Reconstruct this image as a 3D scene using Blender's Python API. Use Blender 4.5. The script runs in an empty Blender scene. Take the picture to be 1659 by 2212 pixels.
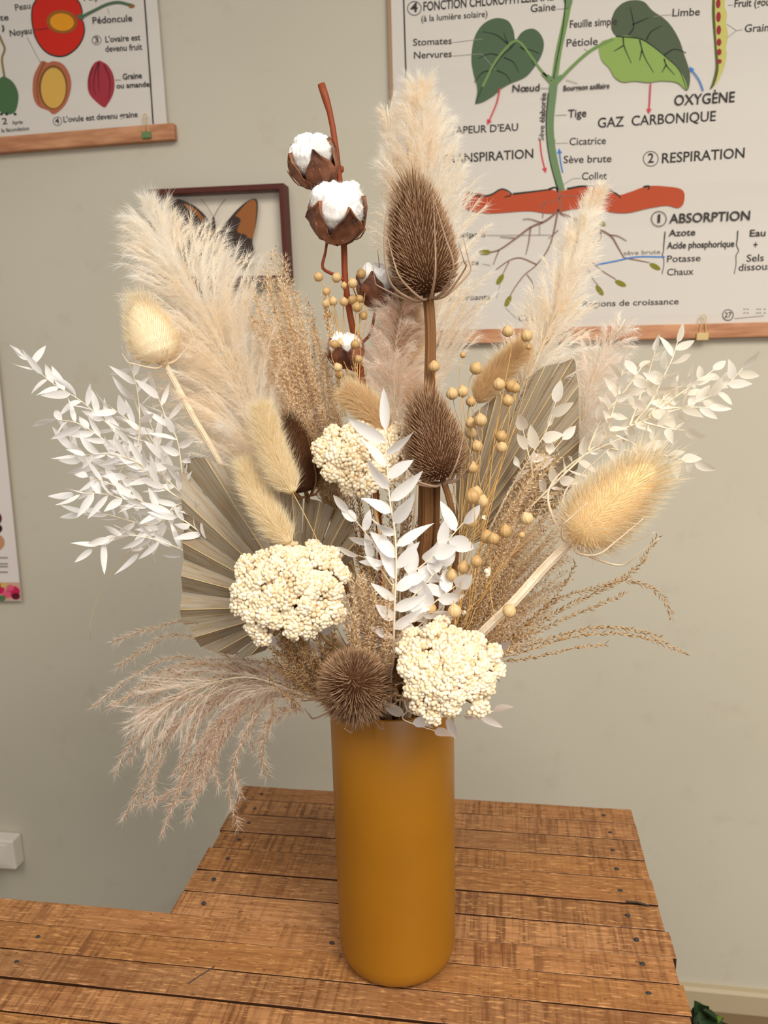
import bpy, math
import numpy as np
from mathutils import Vector, Matrix, geometry
from numpy import array as A
SC = bpy.context.scene
COL = SC.collection
PI = math.pi
# ------------------------------------------------------------------ camera
F, PIT, YAW, ROL = 1650.0, math.radians(11.88), math.radians(8.82), math.radians(-1.475)
CX, CY = 829.5, 1106.0
CAM = A([0, 0, 1.37])
TZ = 0.76            # table top
WY = 1.45            # back wall
_fw = A([-math.sin(YAW) * math.cos(PIT), math.cos(YAW) * math.cos(PIT), -math.sin(PIT)])
_r0 = A([math.cos(YAW), math.sin(YAW), 0])
_u0 = np.cross(_r0, _fw)
RT = _r0 * math.cos(ROL) + _u0 * math.sin(ROL)
UP = -_r0 * math.sin(ROL) + _u0 * math.cos(ROL)
FW = _fw
cd = bpy.data.cameras.new('camera')
cam = bpy.data.objects.new('camera', cd)
COL.objects.link(cam)
cam.matrix_world = Matrix(((RT[0], UP[0], -FW[0], CAM[0]), (RT[1], UP[1], -FW[1], CAM[1]), (RT[2], UP[2], -FW[2], CAM[2]), (0, 0, 0, 1)))
cd.sensor_fit = 'HORIZONTAL'
cd.sensor_width = 36
cd.lens = 36 * F / 1659
cd.clip_start = 0.02
cd.dof.use_dof = True
cd.dof.focus_distance = 0.70
cd.dof.aperture_fstop = 11.5
SC.camera = cam
# ------------------------------------------------------------------ light, exposure
SC.view_settings.view_transform = 'Standard'
SC.view_settings.look = 'None'
SC.view_settings.gamma = 1
SC.view_settings.use_curve_mapping = False
SC.view_settings.exposure = -0.18
SC.cycles.max_bounces = 24
SC.cycles.diffuse_bounces = 20
SC.cycles.transmission_bounces = 20
SC.cycles.transparent_max_bounces = 8
SC.cycles.use_denoising = True
wd = bpy.data.worlds.new('room_light')
SC.world = wd
wd.use_nodes = True
wd.node_tree.nodes['Background'].inputs[0].default_value = (1.0, 0.98, 0.945, 1)
wd.node_tree.nodes['Background'].inputs[1].default_value = 0.31


def area(name, loc, target, size, sy, power, col, spread=180):
    l = bpy.data.lights.new(name, 'AREA')
    l.shape = 'RECTANGLE'
    l.size = size
    l.size_y = sy
    l.energy = power
    l.color = col
    l.spread = math.radians(spread)
    o = bpy.data.objects.new(name, l)
    COL.objects.link(o)
    o.location = loc
    o.rotation_euler = (Vector(target) - Vector(loc)).to_track_quat('-Z', 'Y').to_euler()
    return o


area('ceiling_panel_light', (-0.7, -0.75, 2.75), (-0.45, 0.3, 0.3), 1.2, 1.2, 15, (1.0, 0.95, 0.87), 125)
area('ceiling_panel_light', (1.1, -0.75, 2.75), (0.7, 0.3, 0.3), 1.2, 1.2, 45, (1.0, 0.94, 0.84), 125)
area('window_daylight', (1.05, -1.75, 1.55), (0.0, 0.8, 0.95), 1.8, 1.3, 21, (1.0, 0.99, 0.97))

# ------------------------------------------------------------------ projection helpers


def ray(x, y):
    return FW + RT * ((x - CX) / F) - UP * ((y - CY) / F)


def atY(x, y, Y):
    r = ray(x, y)
    return CAM + r * ((Y - CAM[1]) / r[1])


def atZ(x, y, Z):
    r = ray(x, y)
    return CAM + r * ((Z - CAM[2]) / r[2])


VB = atZ(859.5, 2048, TZ)          # vase axis on the table
YV = VB[1]
PX = 0.000437                      # one photo pixel at the vase
VH, VR = 0.288, 0.0600


def W(x, y, dy=0.0):
    return atY(x, y, YV + dy)


def Ws(pts):
    return A([W(*p) for p in pts])


def nrm(v):
    v = np.asarray(v, float)
    return v / np.maximum(np.linalg.norm(v, axis=-1, keepdims=True), 1e-12)


def spline(pts, n):
    """Catmull-Rom through pts, n samples evenly spread along the length"""
    P = np.asarray(pts, float)
    if len(P) == 2:
        return P[0] + (P[1] - P[0]) * np.linspace(0, 1, n)[:, None]
    Q = np.vstack([2 * P[0] - P[1], P, 2 * P[-1] - P[-2]])
    out = []
    for i in range(1, len(Q) - 2):
        p0, p1, p2, p3 = Q[i - 1:i + 3]
        t = np.linspace(0, 1, 14, endpoint=False)[:, None]
        out.append(0.5 * (2 * p1 + (p2 - p0) * t + (2 * p0 - 5 * p1 + 4 * p2 - p3) * t ** 2 + (3 * p1 - p0 - 3 * p2 + p3) * t ** 3))
    out = np.vstack(out + [P[-1:]])
    s = np.r_[0, np.cumsum(np.linalg.norm(np.diff(out, axis=0), axis=1))]
    u = np.linspace(0, s[-1], n)
    return np.stack([np.interp(u, s, out[:, k]) for k in range(3)], 1)


def tangents(P):
    return nrm(np.gradient(P, axis=0))


def frames(P):
    T = tangents(P)
    a = np.cross(T[0], [0.31, 0.77, 0.55])
    N = [nrm(a)]
    for t in T[1:]:
        n = N[-1] - t * (N[-1] @ t)
        N.append(nrm(n))
    N = A(N)
    return T, N, np.cross(T, N)


# ------------------------------------------------------------------ mesh accumulator


def wl(o):
    v = A([0.0, 0, 0])
    while o is not None:
        v = v + A(o.location)
        o = o.parent
    return v


class MB:
    def __init__(s):
        s.v, s.f, s.n, s.uv = [], [], 0, []

    def add(s, V, *faces, mi=0, smooth=True, uv=None):
        V = np.asarray(V, float).reshape(-1, 3)
        for f in faces:
            f = np.asarray(f, np.int64)
            if len(f):
                s.f.append((f + s.n, mi, smooth))
        s.v.append(V)
        s.uv.append(np.zeros((len(V), 2)) if uv is None else np.asarray(uv, float))
        s.n += len(V)
        return s

    def tube(s, P, r, k=6, mi=0, cap=True, ridge=0, rn=6):
        P = np.asarray(P, float)
        n = len(P)
        r = np.broadcast_to(np.asarray(r, float), (n,))
        T, N, B = frames(P)
        th = np.arange(k) * 2 * PI / k
        rr = r[:, None] * (1 + ridge * np.cos(rn * th)[None, :])
        V = P[:, None, :] + rr[..., None] * (np.cos(th)[None, :, None] * N[:, None, :] + np.sin(th)[None, :, None] * B[:, None, :])
        i = np.arange(n - 1)[:, None] * k
        j = np.arange(k)[None, :]
        j2 = (j + 1) % k
        q = np.stack([i + j, i + j2, i + k + j2, i + k + j], -1).reshape(-1, 4)
        V = V.reshape(-1, 3)
        fs = [q]
        if cap:
            V = np.vstack([V, P[:1], P[-1:]])
            a = n * k
            jj = np.arange(k)
            fs.append(np.stack([np.full(k, a), (jj + 1) % k, jj], 1))
            fs.append(np.stack([np.full(k, a + 1), (n - 1) * k + jj, (n - 1) * k + (jj + 1) % k], 1))
        return s.add(V, *fs, mi=mi)

    def hairs(s, b, d, c, w, mi=0, rng=None):
        """ribbon fibres: base b, vector d, curl c, half width w"""
        n = len(b)
        sd = nrm(np.cross(d, rng.normal(size=(n, 3)))) * np.broadcast_to(np.asarray(w, float), (n,))[:, None]
        m = b + d * 0.5 + c * 0.25
        t = b + d + c
        V = np.stack([b - sd, b + sd, m - sd * .8, m + sd * .8, t], 1).reshape(-1, 3)
        i = (np.arange(n) * 5)[:, None]
        return s.add(V, i + A([0, 1, 3, 2]), i + A([2, 3, 4]), mi=mi)

    def grains(s, b, d, L, w, mi=0, fat=0.4, rng=None):
        """spindle shaped seeds: base b, unit direction d, length, half width"""
        n = len(b)
        a = nrm(np.cross(d, rng.normal(size=(n, 3))))
        e = np.cross(d, a)
        L = np.broadcast_to(np.asarray(L, float), (n,))[:, None]
        w = np.broadcast_to(np.asarray(w, float), (n,))[:, None]
        m = b + d * L * fat
        V = np.stack([b, m + a * w, m + e * w, m - a * w, m - e * w, b + d * L], 1).reshape(-1, 3)
        i = (np.arange(n) * 6)[:, None, None]
        f = A([[0, 2, 1], [0, 3, 2], [0, 4, 3], [0, 1, 4], [5, 1, 2], [5, 2, 3], [5, 3, 4], [5, 4, 1]])[None]
        return s.add(V, (i + f).reshape(-1, 3), mi=mi)

    def cones(s, b, d, L, r, curl, mi=0, k=3):
        """tapering spines with one bend"""
        n = len(b)
        a = nrm(np.cross(d, A([0.3, 0.5, 0.81])))
        e = np.cross(d, a)
        L = np.broadcast_to(np.asarray(L, float), (n,))[:, None]
        r = np.broadcast_to(np.asarray(r, float), (n,))[:, None]
        th = np.arange(k) * 2 * PI / k
        rows = []
        for t, q in ((0, 1), (.55, .6)):
            c = b + d * L * t + curl * (t * t)
            rows.append(np.stack([c + (a * math.cos(x) + e * math.sin(x)) * r * q for x in th], 1))
        V = np.concatenate(rows + [(b + d * L + curl)[:, None, :]], 1).reshape(-1, 3)
        i = (np.arange(n) * (2 * k + 1))[:, None, None]
        j = np.arange(k)
        j2 = (j + 1) % k
        q = np.stack([j, j2, k + j2, k + j], 1)[None]
        t = np.stack([k + j, k + j2, np.full(k, 2 * k)], 1)[None]
        return s.add(V, (i + q).reshape(-1, 4), (i + t).reshape(-1, 3), mi=mi)

    def leaves(s, b, d, n, L, Wd, bend, cup=0.38, mi=0, seg=8, pw=0.75, twist=0.0):
        N = len(b)
        d = nrm(d)
        sd = nrm(np.cross(d, n))
        n = np.cross(sd, d)
        L = np.broadcast_to(np.asarray(L, float), (N,))
        Wd = np.broadcast_to(np.asarray(Wd, float), (N,))
        bend = np.broadcast_to(np.asarray(bend, float), (N,))
        twist = np.broadcast_to(np.asarray(twist, float), (N,))
        t = np.linspace(0, 1, seg)
        w = t ** .62 * (1 - t) ** .95
        w = w / w.max() + 0.05 * (1 - t)
        w[-1] = 0.0
        rows = []
        for i, tt in enumerate(t):
            c = b + d * (L * tt)[:, None] + n * (bend * L * tt * tt)[:, None]
            for k in (-1, 0, 1):
                ta = twist * tt
                s2 = sd * np.cos(ta)[:, None] + n * np.sin(ta)[:, None]
                n2 = n * np.cos(ta)[:, None] - sd * np.sin(ta)[:, None]
                rows.append(c + s2 * (Wd * .5 * w[i] * k)[:, None] + n2 * (cup * Wd * .5 * w[i] * abs(k))[:, None])
        V = np.stack(rows, 1).reshape(-1, 3)
        o = (np.arange(N) * seg * 3)[:, None, None]
        q = []
        for i in range(seg - 1):
            for k in (0, 1):
                a = i * 3 + k
                q.append([a, a + 1, a + 4, a + 3])
        return s.add(V, (o + A(q)[None]).reshape(-1, 4), mi=mi)

    def blob(s, c, r, nu=12, nv=8, mi=0, fn=None, axis=None):
        """lat-long ball, radii r (3) along axis frame, fn(dir)->scale"""
        if axis is None:
            X, Yv, Z = A([1., 0, 0]), A([0, 1., 0]), A([0, 0, 1.])
        else:
            Z = nrm(axis)
            X = nrm(np.cross(Z, [0.3, 0.9, 0.2]))
            Yv = np.cross(Z, X)
        r = np.broadcast_to(np.asarray(r, float), (3,))
        D = [[0, 0, -1]]
        for i in range(1, nv):
            p = -PI / 2 + PI * i / nv
            for j in range(nu):
                a = 2 * PI * j / nu
                D.append([math.cos(p) * math.cos(a), math.cos(p) * math.sin(a), math.sin(p)])
        D.append([0, 0, 1])
        D = A(D, float) if False else np.array(D, float)
        k = np.ones(len(D)) if fn is None else fn(D)
        V = c + ((D[:, 0] * r[0] * k)[:, None] * X + (D[:, 1] * r[1] * k)[:, None] * Yv + (D[:, 2] * r[2] * k)[:, None] * Z)
        q, t = [], []
        for j in range(nu):
            t.append([0, 1 + (j + 1) % nu, 1 + j])
            t.append([len(D) - 1, 1 + (nv - 2) * nu + j, 1 + (nv - 2) * nu + (j + 1) % nu])
            for i in range(nv - 2):
                a = 1 + i * nu
                q.append([a + j, a + (j + 1) % nu, a + nu + (j + 1) % nu, a + nu + j])
        return s.add(V, A(q), A(t), mi=mi)

    def box(s, lo, hi, mi=0, M=None):
        x0, y0, z0 = lo
        x1, y1, z1 = hi
        V = A([[x0, y0, z0], [x1, y0, z0], [x1, y1, z0], [x0, y1, z0], [x0, y0, z1], [x1, y0, z1], [x1, y1, z1], [x0, y1, z1]], float) if False else np.array(
            [[x0, y0, z0], [x1, y0, z0], [x1, y1, z0], [x0, y1, z0], [x0, y0, z1], [x1, y0, z1], [x1, y1, z1], [x0, y1, z1]], float)
        if M is not None:
            V = V @ M[0].T + M[1]
        return s.add(V, [[0, 3, 2, 1], [4, 5, 6, 7], [0, 1, 5, 4], [1, 2, 6, 5], [2, 3, 7, 6], [3, 0, 4, 7]], mi=mi, smooth=False)

    def lathe(s, prof, c, k=48, mi=0, close=False):
        prof = np.asarray(prof, float)
        n = len(prof)
        th = np.arange(k) * 2 * PI / k
        V = np.stack([c[0] + prof[:, 0][:, None] * np.cos(th), c[1] + prof[:, 0][:, None] * np.sin(th), c[2] + np.repeat(prof[:, 1][:, None], k, 1)], -1).reshape(-1, 3)
        i = np.arange(n - 1)[:, None] * k
        j = np.arange(k)[None]
        j2 = (j + 1) % k
        return s.add(V, np.stack([i + j, i + j2, i + k + j2, i + k + j], -1).reshape(-1, 4), mi=mi)

    def build(s, name, mat, parent=None, origin=None, bevel=0):
        V = np.vstack(s.v)
        o0 = wl(parent) if parent is not None else (A([0., 0, 0]) if origin is None else np.asarray(origin, float))
        V = V - o0
        me = bpy.data.meshes.new(name)
        me.vertices.add(len(V))
        me.vertices.foreach_set('co', V.ravel())
        loops = np.concatenate([f.ravel() for f, m, sm in s.f])
        cnt = np.concatenate([np.full(len(f), f.shape[1]) for f, m, sm in s.f])
        mi = np.concatenate([np.full(len(f), m) for f, m, sm in s.f])
        sm = np.concatenate([np.full(len(f), bool(x)) for f, m, x in s.f])
        me.loops.add(len(loops))
        me.loops.foreach_set('vertex_index', loops.astype(np.int32))
        me.polygons.add(len(cnt))
        me.polygons.foreach_set('loop_start', np.r_[0, np.cumsum(cnt)[:-1]].astype(np.int32))
        me.polygons.foreach_set('material_index', mi.astype(np.int32))
        me.polygons.foreach_set('use_smooth', sm)
        for m in (mat if isinstance(mat, (list, tuple)) else [mat]):
            me.materials.append(m)
        uv = np.vstack(s.uv)
        if np.any(uv):
            l = me.uv_layers.new(name='UVMap')
            l.data.foreach_set('uv', uv[loops].ravel())
        me.update(calc_edges=True)
        me.validate()
        o = bpy.data.objects.new(name, me)
        COL.objects.link(o)
        if parent is not None:
            o.parent = parent
        else:
            o.location = o0
        if bevel:
            b = o.modifiers.new('bevel', 'BEVEL')
            b.width = bevel
            b.segments = 2
        return o


def tag(o, label=None, cat=None, group=None, kind=None):
    for k, v in (('label', label), ('category', cat), ('group', group), ('kind', kind)):
        if v:
            o[k] = v
    return o


def thing(name, label, cat, loc, group=None):
    o = bpy.data.objects.new(name, None)
    o.empty_display_size = 0.02
    COL.objects.link(o)
    o.location = [float(x) for x in loc]
    return tag(o, label, cat, group)


# ------------------------------------------------------------------ materials


def srgb(r, g, b):
    f = lambda c: (c / 255 / 12.92) if c / 255 <= 0.04045 else ((c / 255 + 0.055) / 1.055) ** 2.4
    return (f(r), f(g), f(b), 1)


def mat_base(name):
    m = bpy.data.materials.new(name)
    m.use_nodes = True
    nt = m.node_tree
    for n in list(nt.nodes):
        nt.nodes.remove(n)
    out = nt.nodes.new('ShaderNodeOutputMaterial')
    return m, nt, out


def N(nt, t, **kw):
    n = nt.nodes.new(t)
    for k, v in kw.items():
        if k == 'op':
            n.operation = v
        else:
            n.inputs[k.replace('_', ' ')].default_value = v
    return n


def ramp(nt, src, stops):
    r = nt.nodes.new('ShaderNodeValToRGB')
    e = r.color_ramp.elements
    while len(e) < len(stops):
        e.new(0.5)
    for el, (p, c) in zip(e, stops):
        el.position = p
        el.color = c
    nt.links.new(src, r.inputs[0])
    return r.outputs[0]


def mixc(nt, fac, a, b, mode='MIX'):
    m = nt.nodes.new('ShaderNodeMix')
    m.data_type = 'RGBA'
    m.blend_type = mode
    for sock, v in ((m.inputs[0], fac), (m.inputs[6], a), (m.inputs[7], b)):
        if hasattr(v, 'links') or isinstance(v, bpy.types.NodeSocket):
            nt.links.new(v, sock)
        else:
            sock.default_value = v
    return m.outputs[2]


def bsdf(nt, out, color, rough=0.5, spec=0.3, coat=0.0, bump=None, bstr=0.1, bdist=0.001, sheen=0.0):
    p = nt.nodes.new('ShaderNodeBsdfPrincipled')
    p.inputs['Roughness'].default_value = rough
    p.inputs['Specular IOR Level'].default_value = spec
    p.inputs['Coat Weight'].default_value = coat
    p.inputs['Sheen Weight'].default_value = sheen
    if isinstance(color, bpy.types.NodeSocket):
        nt.links.new(color, p.inputs['Base Color'])
    else:
        p.inputs['Base Color'].default_value = color
    if bump is not None:
        b = nt.nodes.new('ShaderNodeBump')
        b.inputs['Strength'].default_value = bstr
        b.inputs['Distance'].default_value = bdist
        nt.links.new(bump, b.inputs['Height'])
        nt.links.new(b.outputs[0], p.inputs['Normal'])
    nt.links.new(p.outputs[0], out.inputs[0])
    return p


def plain(name, c, rough=0.6, spec=0.3, **kw):
    m, nt, out = mat_base(name)
    bsdf(nt, out, c, rough, spec, **kw)
    return m


def fibre(name, stops, trans=0.4, noise=None, rough=0.8):
    """soft dry plant fibre, each strand its own tint"""
    m, nt, out = mat_base(name)
    g = nt.nodes.new('ShaderNodeNewGeometry')
    c = ramp(nt, g.outputs['Random Per Island'], stops)
    if noise:
        no = N(nt, 'ShaderNodeTexNoise', Scale=noise[0], Detail=3.0)
        tc = nt.nodes.new('ShaderNodeTexCoord')
        nt.links.new(tc.outputs['Object'], no.inputs['Vector'])
        c = mixc(nt, ramp(nt, no.outputs[0], [(.4, (0, 0, 0, 1)), (.65, (1, 1, 1, 1))]), c, noise[1])
    d = nt.nodes.new('ShaderNodeBsdfDiffuse')
    t = nt.nodes.new('ShaderNodeBsdfTranslucent')
    mx = nt.nodes.new('ShaderNodeMixShader')
    mx.inputs[0].default_value = trans
    nt.links.new(c, d.inputs[0])
    nt.links.new(c, t.inputs[0])
    nt.links.new(d.outputs[0], mx.inputs[1])
    nt.links.new(t.outputs[0], mx.inputs[2])
    nt.links.new(mx.outputs[0], out.inputs[0])
    return m


S = srgb
M_pampas = fibre('cream_plume', [(0, S(253, 248, 238)), (.5, S(255, 252, 247)), (1, S(255, 255, 252))], .5, (22, S(254, 245, 230)))
M_pampas_pink = fibre('blush_plume', [(0, S(248, 232, 216)), (.5, S(252, 241, 230)), (1, S(254, 249, 242))], .5)
M_pampas_white = fibre('pale_plume', [(0, S(250, 240, 230)), (1, S(255, 251, 246))], .5)
M_mauve = fibre('mauve_plume', [(0, S(238, 218, 200)), (.5, S(248, 236, 222)), (1, S(254, 250, 244))], .5)
M_mauvegrain = fibre('mauve_spikelet', [(0, S(176, 126, 88)), (.5, S(214, 172, 134)), (1, S(238, 210, 178))], .3)
M_tan = fibre('tan_spikelet', [(0, S(170, 118, 66)), (.14, S(228, 190, 138)), (.5, S(246, 222, 180)), (1, S(254, 243, 218))], .35)
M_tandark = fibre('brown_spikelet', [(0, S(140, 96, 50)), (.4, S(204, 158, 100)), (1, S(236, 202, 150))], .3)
M_tanfluff = fibre('tan_fluff', [(0, S(250, 234, 206)), (1, S(255, 248, 234))], .55)
M_stalk = plain('straw_stalk', S(206, 172, 118), .6)
M_teasel = fibre('brown_spine', [(0, S(136, 100, 74)), (.5, S(168, 132, 100)), (1, S(200, 168, 136))], .1)
M_teaselcore = plain('brown_core', S(78, 50, 32), .9, .1)
M_teaselbract = plain('grey_brown_bract', S(176, 146, 122), .7, .2)
M_teaselstem = plain('brown_stalk', S(124, 86, 52), .7, .2)
M_dark = fibre('dark_spine', [(0, S(64, 40, 26)), (1, S(112, 76, 50))], .1)
M_bleach = fibre('bleached_spine', [(0, S(253, 238, 204)), (.6, S(255, 244, 218)), (1, S(255, 250, 236))], .5)
M_bleachcore = plain('bleached_core', S(250, 218, 164), .8, .1)
M_bleachstem = fibre('bleached_stalk', [(0, S(250, 232, 204)), (1, S(252, 240, 218))], .15, (60, S(242, 222, 190)))
M_fox = fibre('foxtail_hair', [(0, S(230, 212, 172)), (.5, S(242, 228, 194)), (1, S(252, 244, 220))], .35)
M_foxcore = plain('foxtail_core', S(214, 190, 142), .9, .1)
M_bunny = fibre('bunny_tail_hair', [(0, S(222, 192, 146)), (.5, S(234, 210, 168)), (1, S(246, 230, 196))], .35)
M_leaf = fibre('bleached_leaf', [(0, S(238, 236, 234)), (.5, S(246, 244, 242)), (1, S(252, 250, 248))], .35)
M_leafcream = fibre('cream_leaf', [(0, S(240, 232, 216)), (.5, S(248, 242, 230)), (1, S(253, 250, 243))], .5)
M_leafstem = plain('bleached_twig', S(240, 224, 196), .6)
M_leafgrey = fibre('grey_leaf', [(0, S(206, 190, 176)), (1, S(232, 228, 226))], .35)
M_yarrow = fibre('bleached_floret', [(0, S(232, 208, 166)), (.3, S(242, 226, 194)), (1, S(250, 241, 222))], .15)
M_yarrowin = plain('floret_bed', S(190, 154, 106), .9, .1)
M_flaxstem = plain('flax_stalk', S(208, 164, 98), .55)
M_petal = plain('dry_petal', S(246, 232, 206), .7)
M_cotton = plain('cotton_fluff', S(250, 248, 244), .95, .05)
M_cottonhair = fibre('cotton_fibre', [(0, S(248, 246, 242)), (1, S(255, 255, 252))], .4)
M_branch = plain('red_brown_bark', S(136, 64, 32), .55, .3)


def m_husk():
    m, nt, out = mat_base('boll_husk')
    no = N(nt, 'ShaderNodeTexNoise', Scale=60.0, Detail=4.0)
    tc = nt.nodes.new('ShaderNodeTexCoord')
    nt.links.new(tc.outputs['Object'], no.inputs['Vector'])
    bsdf(nt, out, ramp(nt, no.outputs[0], [(.35, S(84, 50, 36)), (.55, S(138, 88, 62)), (.75, S(172, 124, 96))]), .55, .3, bump=no.outputs[0], bstr=.3)
    return m


M_husk = m_husk()


def m_pod():
    m, nt, out = mat_base('flax_pod')
    tc = nt.nodes.new('ShaderNodeTexCoord')
    oi = nt.nodes.new('ShaderNodeObjectInfo')
    no = N(nt, 'ShaderNodeTexNoise', Scale=260.0, Detail=2.0)
    nt.links.new(tc.outputs['Object'], no.inputs['Vector'])
    c = ramp(nt, oi.outputs['Random'], [(0, S(182, 146, 94)), (.5, S(200, 166, 114)), (1, S(216, 188, 140))])
    c = mixc(nt, ramp(nt, no.outputs[0], [(.5, (0, 0, 0, 1)), (.7, (.7, .7, .7, 1))]), c, S(168, 120, 62))
    bsdf(nt, out, c, .45, .4)
    return m


M_pod = m_pod()


def m_palm():
    m, nt, out = mat_base('dry_palm')
    uv = nt.nodes.new('ShaderNodeUVMap')
    mp = nt.nodes.new('ShaderNodeMapping')
    mp.inputs['Scale'].default_value = (1.6, 5.0, 1)
    nt.links.new(uv.outputs[0], mp.inputs[0])
    no = N(nt, 'ShaderNodeTexNoise', Scale=1.6, Detail=5.0, Roughness=.65)
    nt.links.new(mp.outputs[0], no.inputs['Vector'])
    c = ramp(nt, no.outputs[0], [(.3, S(112, 88, 62)), (.46, S(148, 128, 100)), (.58, S(150, 144, 130)), (.72, S(174, 148, 116))])
    m2 = nt.nodes.new('ShaderNodeMapping')
    m2.inputs['Scale'].default_value = (1.5, 60, 1)
    nt.links.new(uv.outputs[0], m2.inputs[0])
    n2 = N(nt, 'ShaderNodeTexNoise', Scale=1.0, Detail=2.0)
    nt.links.new(m2.outputs[0], n2.inputs['Vector'])
    c = mixc(nt, .35, c, ramp(nt, n2.outputs[0], [(.35, S(104, 82, 58)), (.7, S(172, 158, 132))]))
    bsdf(nt, out, c, .42, .35, bump=n2.outputs[0], bstr=.25)
    return m


M_palm = m_palm()
M_palmrib = plain('palm_rib', S(206, 180, 130), .5)


def m_vase():
    m, nt, out = mat_base('mustard_glaze')
    no = N(nt, 'ShaderNodeTexNoise', Scale=9.0, Detail=3.0)
    tc = nt.nodes.new('ShaderNodeTexCoord')
    nt.links.new(tc.outputs['Object'], no.inputs['Vector'])
    c = ramp(nt, no.outputs[0], [(.3, S(144, 93, 14)), (.7, S(153, 101, 18))])
    bsdf(nt, out, c, .36, .42)
    return m


M_vase = m_vase()


def m_wall():
    m, nt, out = mat_base('wall_paint')
    tc = nt.nodes.new('ShaderNodeTexCoord')
    n1 = N(nt, 'ShaderNodeTexNoise', Scale=2.2, Detail=4.0)
    n2 = N(nt, 'ShaderNodeTexNoise', Scale=14.0, Detail=6.0, Roughness=.6)
    n3 = N(nt, 'ShaderNodeTexNoise', Scale=90.0, Detail=3.0)
    for n in (n1, n2, n3):
        nt.links.new(tc.outputs['Object'], n.inputs['Vector'])
    c = ramp(nt, n1.outputs[0], [(.35, S(195, 188, 170)), (.65, S(200, 193, 176))])
    c = mixc(nt, ramp(nt, n2.outputs[0], [(.6, (0, 0, 0, 1)), (.85, (.5, .5, .5, 1))]), c, S(178, 164, 142))
    bsdf(nt, out, c, .75, .25, bump=n3.outputs[0], bstr=.12)
    return m


M_wall = m_wall()


def m_wood():
    m, nt, out = mat_base('reclaimed_planks')
    tc = nt.nodes.new('ShaderNodeTexCoord')
    g = nt.nodes.new('ShaderNodeNewGeometry')
    off = nt.nodes.new('ShaderNodeVectorMath')
    off.operation = 'MULTIPLY_ADD'
    off.inputs[1].default_value = (31, 17, 0)
    comb = nt.nodes.new('ShaderNodeCombineXYZ')
    for k in range(3):
        nt.links.new(g.outputs['Random Per Island'], comb.inputs[k])
    nt.links.new(comb.outputs[0], off.inputs[0])
    nt.links.new(tc.outputs['Object'], off.inputs[2])
    def noise(sc, scale, det=4.0, rough=.6):
        mp = nt.nodes.new('ShaderNodeMapping')
        mp.inputs['Scale'].default_value = sc
        nt.links.new(off.outputs[0], mp.inputs[0])
        n = N(nt, 'ShaderNodeTexNoise', Scale=scale, Detail=det, Roughness=rough)
        nt.links.new(mp.outputs[0], n.inputs['Vector'])
        return n.outputs[0]
    base = ramp(nt, g.outputs['Random Per Island'], [(0, S(132, 88, 52)), (.25, S(168, 116, 66)), (.5, S(146, 104, 68)), (.75, S(178, 130, 88)), (1, S(158, 106, 60))])
    grain = noise((9, 260, 1), 1.0, 4.0, .65)
    c = mixc(nt, ramp(nt, grain, [(.36, (.7, .7, .7, 1)), (.56, (0, 0, 0, 1))]), base, S(122, 76, 38))
    saw = noise((210, 10, 1), 1.0, 4.0, .6)
    sm = ramp(nt, saw, [(.44, (0, 0, 0, 1)), (.63, (.9, .9, .9, 1))])
    patch = noise((9, 5, 1), 1.0, 2.0)
    pm = ramp(nt, patch, [(.36, (.1, .1, .1, 1)), (.6, (1, 1, 1, 1))])
    mm = nt.nodes.new('ShaderNodeMath')
    mm.operation = 'MULTIPLY'
    nt.links.new(sm, mm.inputs[0])
    nt.links.new(pm, mm.inputs[1])
    c = mixc(nt, mm.outputs[0], c, S(104, 64, 34))
    lite = noise((70, 420, 1), 1.0, 2.0)
    c = mixc(nt, ramp(nt, lite, [(.56, (0, 0, 0, 1)), (.7, (.55, .55, .55, 1))]), c, S(214, 160, 104))
    nick = noise((110, 300, 1), 1.0, 2.0)
    c = mixc(nt, ramp(nt, nick, [(.63, (0, 0, 0, 1)), (.7, (.8, .8, .8, 1))]), c, S(96, 56, 28))
    blot = noise((11, 20, 1), 1.0, 4.0)
    c = mixc(nt, ramp(nt, blot, [(.56, (0, 0, 0, 1)), (.74, (.65, .65, .65, 1))]), c, S(112, 62, 26))
    bsdf(nt, out, c, .5, .3, bump=grain, bstr=.25)
    return m


M_wood = m_wood()


def m_rail():
    m, nt, out = mat_base('rail_wood')
    tc = nt.nodes.new('ShaderNodeTexCoord')
    mp = nt.nodes.new('ShaderNodeMapping')
    mp.inputs['Scale'].default_value = (6, 6, 40)
    mp.inputs['Rotation'].default_value = (0, .25, 0)
    nt.links.new(tc.outputs['Object'], mp.inputs[0])
    n = N(nt, 'ShaderNodeTexNoise', Scale=2.0, Detail=4.0)
    nt.links.new(mp.outputs[0], n.inputs['Vector'])
    bsdf(nt, out, ramp(nt, n.outputs[0], [(.35, S(168, 112, 78)), (.65, S(204, 148, 108))]), .5, .3)
    return m


M_rail = m_rail()
M_paper = plain('chart_paper', S(213, 206, 197), .7, .2)
M_ink = plain('black_ink', S(66, 62, 60), .8, .1)
M_inkgrey = plain('grey_ink', S(150, 142, 134), .8, .1)

# ================================================================== ROOM
mb = MB().box((-2.2, WY, -0.02), (2.0, WY + .1, 2.7))
wall = tag(mb.build('wall_back', M_wall), kind='structure')
mb = MB().box((-2.2, -1.8, -0.06), (2.0, WY, 0))
M_floor = plain('floor_lino', S(122, 102, 74), .6)
tag(mb.build('floor', M_floor), kind='structure')
M_base = plain('skirting_paint', S(182, 166, 136), .5)
prof = [(0, 0), (0, .05), (-.012, .05), (-.017, .044), (-.018, 0)]
mb = MB()
V = []
for x in (-2.2, 2.0):
    V += [(x, WY + p[0], p[1]) for p in prof]
k = len(prof)
mb.add(V, [[i, (i + 1) % k, k + (i + 1) % k, k + i] for i in range(k)], smooth=False)
tag(mb.build('baseboard_back', M_base), kind='structure')

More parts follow.
